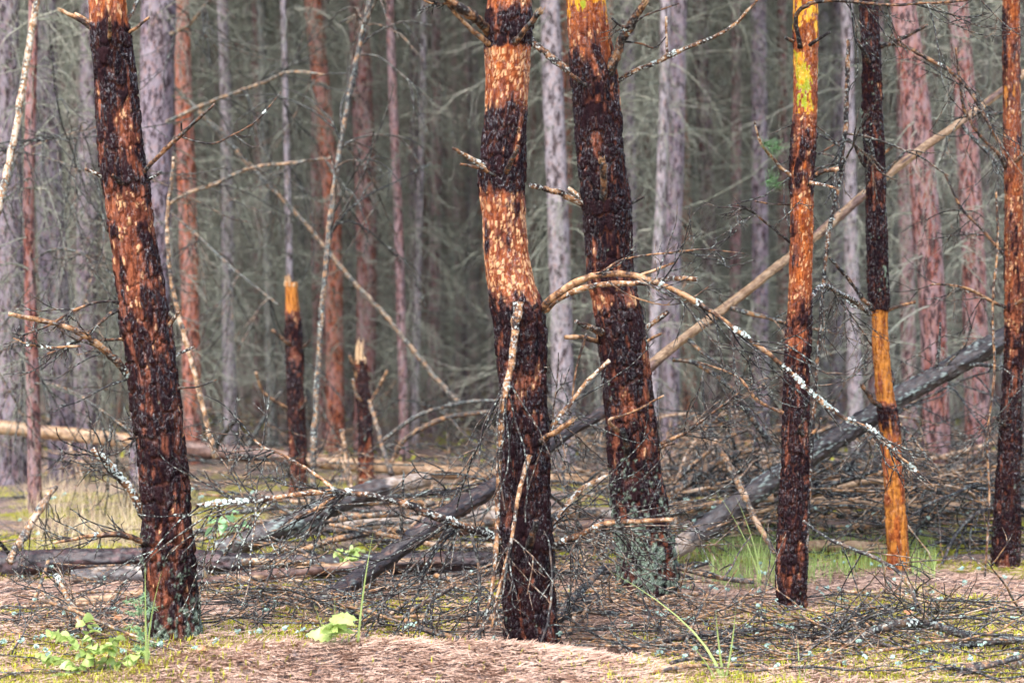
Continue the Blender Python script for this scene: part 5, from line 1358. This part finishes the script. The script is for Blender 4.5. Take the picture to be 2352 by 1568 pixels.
def straight_trunk(name, seed, r0=.1, top=16.0):
    g_ = np.random.default_rng(seed)
    z = np.linspace(-.15, top, 64)
    bx = np.cumsum(g_.normal(0, .012, 64)); by = np.cumsum(g_.normal(0, .012, 64))
    bx = np.convolve(np.pad(bx, 4, 'edge'), np.ones(9) / 9, 'valid') ; by = np.convolve(np.pad(by, 4, 'edge'), np.ones(9) / 9, 'valid')
    bx -= bx[0]; by -= by[0]
    rad = r0 * (1 - .62 * np.clip(z, 0, None) / top) * (1 + .25 * np.exp(-np.clip(z, 0, None) / .25))
    k = 14
    th = np.arange(k) / k * 2 * np.pi
    TH, ZZ = np.meshgrid(th, z)
    rr = rad[:, None] * (1 + .16 * (fbm(np.cos(TH) * 2 + seed, np.sin(TH) * 2, ZZ * 3, 2, seed) - .5))
    V = np.stack([bx[:, None] + rr * np.cos(TH), by[:, None] + rr * np.sin(TH), ZZ], -1)
    m = MB()
    m.add(V, grid_quads(64, k))
    me = m.mesh(name, masks=False)
    me.materials.append(M['far_bark'])
    return me
FT = [straight_trunk('trunk', 700 + k) for k in range(8)]

TINT = {'grey': (0.17, 0.13, 0.16), 'red': (0.20, 0.060, 0.042), 'orange': (0.40, 0.10, 0.032), 'pale': (0.27, 0.235, 0.25), 'dark': (0.085, 0.045, 0.045), 'pink': (0.26, 0.13, 0.125), 'green': (0.13, 0.15, 0.12)}
LBL = {'grey': 'purple-grey pine trunk with dead lichened twigs standing in the wood behind', 'red': 'reddish pine trunk with dead lichened twigs standing in the wood behind',
       'orange': 'orange-barked pine trunk with dead lichened twigs standing in the wood behind', 'pale': 'pale grey pine trunk with dead lichened twigs standing in the wood behind',
       'dark': 'dark brown pine trunk with dead lichened twigs standing in the wood behind', 'pink': 'pinkish pine trunk with dead lichened twigs standing in the wood behind',
       'green': 'greenish-grey pine trunk with dead lichened twigs standing in the wood behind'}
placed = []
def attach(root, me, name, loc=(0, 0, 0), scale=(1, 1, 1), rz=0, kind='stuff'):
    c = bpy.data.objects.new(name, me)
    COL.objects.link(c)
    c.parent = root
    c.location = loc
    c.scale = scale
    c.rotation_euler = (0, 0, rz)
    if kind: c['kind'] = kind
    return c
def far_tree(x, y, dia, tint, lean=(0, 0), branches=1.0):
    r = empty('pine_tree', (x, y, float(gz(x, y)) - .02), rng.uniform(0, 6.28))
    gw = 'slim ' if dia < .145 else ('stout ' if dia > .2 else '')
    tag(r, gw + LBL[tint], 'tree', gw + tint + ' pines in the wood behind')
    tr = attach(r, FT[rng.integers(len(FT))], 'trunk', scale=(dia / .2, dia / .2, rng.uniform(.9, 1.15)), kind=None)
    j = rng.uniform(.8, 1.25)
    tr.color = tuple(v * j for v in TINT[tint]) + (1.0,)
    r.rotation_euler = (lean[0], lean[1], r.rotation_euler[2])
    if branches: attach(r, FB[rng.integers(len(FB))] if y < 38 else FBL[rng.integers(len(FBL))], 'dead_branches', scale=(branches, branches, rng.uniform(.85, 1.2)), rz=rng.uniform(0, 6))
    attach(r, FCROWN[rng.integers(len(FCROWN))], 'crown', scale=(1, 1, rng.uniform(.95, 1.1)), rz=rng.uniform(0, 6))
    placed.append((x, y))
    return r

def traced_tree(pts, Y, tint, label=None, branches=.8, seed=0):
    """a trunk behind, traced at depth Y, running on down to the ground"""
    q = [np.append(P(px, py, Y), w / 2 / F * Y) for px, py, w in pts]      # top first
    q = np.array(q[::-1])
    d = q[0] - q[1]; d = d / abs(d[2])
    gb = q[0].copy(); drop = q[0][2] + .15
    if drop > .05:
        gb[:3] = q[0][:3] + d[:3] * drop * np.array([.6, .6, 1]); gb[3] *= 1.1
        q = np.vstack([gb, q])
    d = q[-1] - q[-2]; d = d / abs(d[2])
    up = [np.append(q[-1][:3] + np.array([d[0] * .5, 0, 1]) * k, q[-1][3] * (1 - k / 18)) for k in (2, 5, 9, 13)]
    S = smooth_path(np.vstack([q, np.array(up)]), 110)
    C, rad = S[:, :3], np.maximum(S[:, 3], .02)
    k = 22
    th = np.arange(k) / k * 2 * np.pi
    TH, ZZ = np.meshgrid(th, C[:, 2])
    rr = rad[:, None] * (1 + .20 * (fbm(np.cos(TH) * 2.5 + seed, np.sin(TH) * 2.5, ZZ * 5, 3, seed) - .5))
    V = np.stack([C[:, 0:1] + rr * np.cos(TH), C[:, 1:2] + rr * np.sin(TH), ZZ], -1)
    m = MB()
    m.add(V, grid_quads(110, k))
    r = empty('pine_tree', (C[0, 0], C[0, 1], float(gz(C[0, 0], C[0, 1]))))
    tag(r, label or LBL[tint], 'tree', None if label else tint + ' pines in the wood behind')
    me = m.mesh('trunk', r.location, masks=False)
    tr = link('trunk', me, M['far_bark'], r)
    tr.color = TINT[tint] + (1.0,)
    if branches:
        b = attach(r, FB[rng.integers(len(FB))], 'dead_branches', scale=(branches, branches, .9), rz=rng.uniform(0, 6))
    attach(r, FCROWN[rng.integers(len(FCROWN))], 'crown', loc=(C[-1, 0] - C[0, 0], 0, 0), rz=rng.uniform(0, 6))
    placed.append((C[0, 0], C[0, 1]))
    return r

traced_tree([(2066, -40, 56), (2072, 0, 57), (2098, 200, 64), (2116, 400, 66), (2135, 600, 62), (2146, 800, 60), (2150, 1000, 64)], 13.6, 'red', 'wine-red pine with mottled bark leaning behind the stripped pine', .55, 1)
traced_tree([(2196, -40, 46), (2200, 0, 46), (2214, 200, 50), (2226, 400, 52), (2236, 600, 54), (2240, 800, 56), (2246, 1000, 58)], 14.6, 'red', 'mottled red pine standing behind the long leaning trunk and grey log', .5, 2)
traced_tree([(8, -40, 66), (12, 200, 68), (18, 500, 68), (22, 800, 70), (26, 950, 72)], 15.5, 'grey', None, .7, 3)
SLIMRED = traced_tree([(78, -40, 22), (72, 200, 24), (66, 450, 26), (70, 700, 27), (76, 900, 30)], 12.6, 'red', 'slim red trunk standing beside the pale leaning pole', .4, 4)
traced_tree([(98, -40, 58), (104, 200, 60), (116, 500, 62), (132, 800, 64), (142, 980, 66)], 16.0, 'grey', None, .8, 5)
traced_tree([(210, -40, 46), (205, 300, 48), (200, 600, 50), (196, 900, 52)], 19.0, 'grey', None, .8, 6)
STOUT = traced_tree([(366, -40, 78), (362, 100, 78), (358, 300, 76), (352, 600, 78), (344, 900, 80)], 15.2, 'grey', 'stout purple-grey pine showing just beside the leaning pine', .7, 7)
traced_tree([(416, -40, 36), (420, 150, 38), (428, 400, 42), (436, 650, 42), (440, 850, 42)], 18.0, 'orange', None, .7, 8)
traced_tree([(716, -40, 38), (724, 60, 40), (738, 200, 40), (752, 350, 40), (764, 500, 40), (770, 900, 42)], 20.0, 'orange', 'rust-orange bent pine trunk behind the leaning lichened sapling', .7, 9)
traced_tree([(822, -40, 46), (830, 150, 48), (838, 400, 48), (842, 650, 46), (838, 900, 48)], 20.0, 'red', None, .8, 10)
traced_tree([(895, -40, 18), (900, 150, 20), (908, 350, 20), (916, 550, 21), (926, 900, 22)], 19.0, 'pink', None, .5, 11)
traced_tree([(650, -40, 13), (655, 200, 14), (662, 500, 15), (672, 900, 16)], 18.0, 'pale', None, .5, 12)
traced_tree([(975, -40, 14), (968, 300, 15), (960, 600, 16), (955, 900, 18)], 20.0, 'pale', None, .5, 13)
traced_tree([(1000, -40, 18), (1004, 300, 20), (1000, 600, 22), (995, 900, 22)], 24.0, 'pink', None, .7, 14)
traced_tree([(1262, -40, 44), (1270, 200, 48), (1280, 450, 50), (1288, 700, 50), (1294, 950, 52)], 17.0, 'pale', 'pale lichen-grey pine trunk between the two dark pines', .7, 15)
traced_tree([(1300, -40, 26), (1302, 300, 26), (1300, 700, 28)], 22.0, 'orange', None, .7, 16)
traced_tree([(1440, -40, 28), (1444, 200, 28), (1450, 600, 30), (1455, 900, 30)], 20.0, 'grey', None, .7, 17)
traced_tree([(1528, -40, 22), (1526, 200, 24), (1518, 450, 24), (1506, 700, 26), (1500, 900, 26)], 16.5, 'pale', None, .5, 18)
traced_tree([(1546, -40, 32), (1556, 150, 32), (1568, 350, 32), (1578, 650, 32), (1584, 900, 32)], 22.0, 'orange', None, .7, 19)
traced_tree([(1606, -40, 32), (1614, 200, 34), (1626, 500, 34), (1632, 900, 36)], 21.0, 'dark', None, .8, 20)
traced_tree([(1690, -40, 22), (1690, 300, 24), (1688, 700, 26)], 21.0, 'pink', None, .8, 21)
traced_tree([(1742, -40, 34), (1744, 300, 36), (1746, 700, 38)], 20.0, 'grey', None, .8, 22)
traced_tree([(1795, -40, 20), (1797, 300, 22), (1796, 700, 24)], 22.0, 'red', None, .8, 23)
traced_tree([(2072, -40, 30), (2076, 300, 32), (2082, 600, 34), (2086, 800, 34)], 20.0, 'pink', None, .8, 24)
traced_tree([(590, -40, 26), (600, 300, 28), (618, 600, 28), (625, 900, 30)], 24.0, 'red', None, .8, 25)
traced_tree([(1925, -40, 28), (1924, 300, 30), (1920, 700, 30)], 24.0, 'grey', None, .8, 26)

def behind_limb(root, pts, Y, tone=.8):
    pts = [(a + (rng.normal(0, 7) if 0 < k < len(pts) - 1 else 0), b + (rng.normal(0, 7) if 0 < k < len(pts) - 1 else 0), c * .55) for k, (a, b, c) in enumerate(pts)]
    limb(root, 'branch', pts, Y, Y - .6, tone * .8, mat='stick', lich=.6, sprays=[(10, .2, 1, .9, {'r': .005, 'droop': .5})])
behind_limb(STOUT, [(352, 300, 18), (420, 258, 16), (500, 225, 15), (600, 192, 13), (680, 175, 11), (748, 172, 8)], 15.2, .85)
behind_limb(STOUT, [(350, 500, 18), (420, 455, 16), (500, 415, 15), (580, 388, 14), (660, 378, 12), (765, 362, 9)], 15.2, .9)
behind_limb(STOUT, [(360, 90, 16), (430, 60, 13), (500, 0, 11), (540, -60, 8)], 15.2, .7)
behind_limb(STOUT, [(370, 470, 13), (450, 545, 11), (540, 610, 9), (640, 700, 7)], 15.2, .5)
behind_limb(SLIMRED, [(72, 352, 8), (0, 345, 9), (-60, 340, 9)], 12.6, .4)
behind_limb(SLIMRED, [(72, 352, 9), (130, 362, 9), (190, 388, 8), (240, 410, 6)], 12.6, .5)
behind_limb(SLIMRED, [(68, 600, 9), (130, 570, 8), (200, 590, 7), (270, 640, 5)], 12.6, .5)
behind_limb(SLIMRED, [(72, 790, 9), (20, 800, 8), (-40, 830, 7)], 12.6, .5)
behind_limb(SLIMRED, [(72, 880, 10), (140, 885, 9), (220, 930, 8), (300, 990, 6)], 12.6, .5)
behind_limb(SLIMRED, [(68, 340, 6), (120, 318, 6), (230, 290, 5)], 12.6, .9)
hw = lambda y: 1176 / F * y
tints = ['grey', 'red', 'red', 'pink', 'dark', 'dark', 'orange', 'pale', 'green']
tries = 0
while len(placed) < 290 and tries < 20000:
    tries += 1
    y = 17.5 + 46.0 * rng.random() ** .85
    x = rng.uniform(-1, 1) * (hw(y) + 1.5 + .05 * y)
    if any((x - a) ** 2 + (y - b) ** 2 < (1.0 if y < 30 else 1.25) ** 2 for a, b in placed): continue
    far_tree(x, y, rng.choice([rng.uniform(.05, .09), rng.uniform(.10, .22)]), tints[rng.integers(len(tints))], (rng.normal(0, .025), rng.normal(0, .025)), rng.uniform(.8, 1.25))

# the wood beyond that, one uncountable mass
m = MB()
mc = MB()
g2 = np.random.default_rng(99)
for k in range(1100):
    y = 60 + 75 * g2.random() ** .8
    x = g2.uniform(-1, 1) * (hw(y) + 4)
    z0 = float(gz(x, y)) - .2
    rd = g2.uniform(.06, .14)
    h = g2.uniform(15, 21)
    tube(m, np.array([(x, y, z0), (x + g2.normal(0, .1), y, h * .5), (x + g2.normal(0, .25), y, h)]), [rd, rd * .75, rd * .3], 6, (g2.random() * .8, 0, .2, 1), cap=False)
    for _ in range(22):
        z = g2.uniform(1, 12); a = g2.uniform(0, 6.28); L = g2.uniform(.8, 2.2)
        p = np.array([x, y, z]); q = p + np.array([math.cos(a) * L * .6, math.sin(a) * L * .6, .12 * L]); w_ = p + np.array([math.cos(a) * L, math.sin(a) * L, -.2 * L])
        tube(m, np.array([p, q, w_]), [.016, .011, .006], 3, (g2.random(), 0, .4, 1), cap=False)
ms3 = MB()
for k in range(620):
    y = 30 + 40 * g2.random() ** .9
    x = g2.uniform(-1, 1) * (hw(y) + 2)
    if any((x - a) ** 2 + (y - b) ** 2 < .35 for a, b in placed): continue
    z0 = float(gz(x, y)) - .2
    rd = g2.uniform(.025, .075)
    h = g2.uniform(12, 17)
    tube(ms3, np.array([(x, y, z0), (x + g2.normal(0, .12), y, h * .35), (x + g2.normal(0, .2), y, h * .65), (x + g2.normal(0, .3), y, h)]), [rd, rd * .85, rd * .6, rd * .3], 7, (g2.random(), 0, .2, 1), cap=False)
o = link('distant_stems', ms3.mesh('distant_stems'), mat_simple('distant_stem_bark', (0.13, 0.05, 0.04), (0.42, 0.32, 0.31), 5, 0.7, 0.1))
tag(o, 'thin brown and grey stems crowding the wood far behind the stumps', 'forest', kind='stuff')
n = 70000
y = 62 + 85 * g2.random(n); x = g2.uniform(-1, 1, n) * (1176 / F * y + 6); z = 9 + 12 * g2.random(n) ** .8
bk = n // 3
y[:bk] = 132 + 14 * g2.random(bk); x[:bk] = g2.uniform(-1, 1, bk) * 46; z[:bk] = 26 * g2.random(bk)
ctr = np.stack([x, y, z], -1)
d1 = g2.normal(0, 1, (n, 3)); d1 /= np.linalg.norm(d1, axis=1)[:, None]
d2 = np.cross(d1, g2.normal(0, 1, (n, 3))); d2 /= np.linalg.norm(d2, axis=1)[:, None]
lf = g2.uniform(.4, .95, n)[:, None]
mc.add(np.stack([ctr - d2 * lf * .4, ctr + d2 * lf * .4, ctr + d1 * lf], 1).reshape(-1, 3), None, np.arange(n * 3).reshape(-1, 3), np.repeat(np.stack([g2.random(n), 0 * lf[:, 0], 0 * lf[:, 0], 1 + 0 * lf[:, 0]], -1), 3, 0))
o = link('distant_forest', m.mesh('distant_forest'), M['far_twig'])
tag(o, 'mass of far grey pine stems closing the view', 'forest', kind='stuff')
o = link('distant_foliage', mc.mesh('distant_foliage', smooth=False), M['far_foliage'])
tag(o, 'grey-green far foliage, lightened in colour, closing the view between the stems', 'forest', kind='stuff')
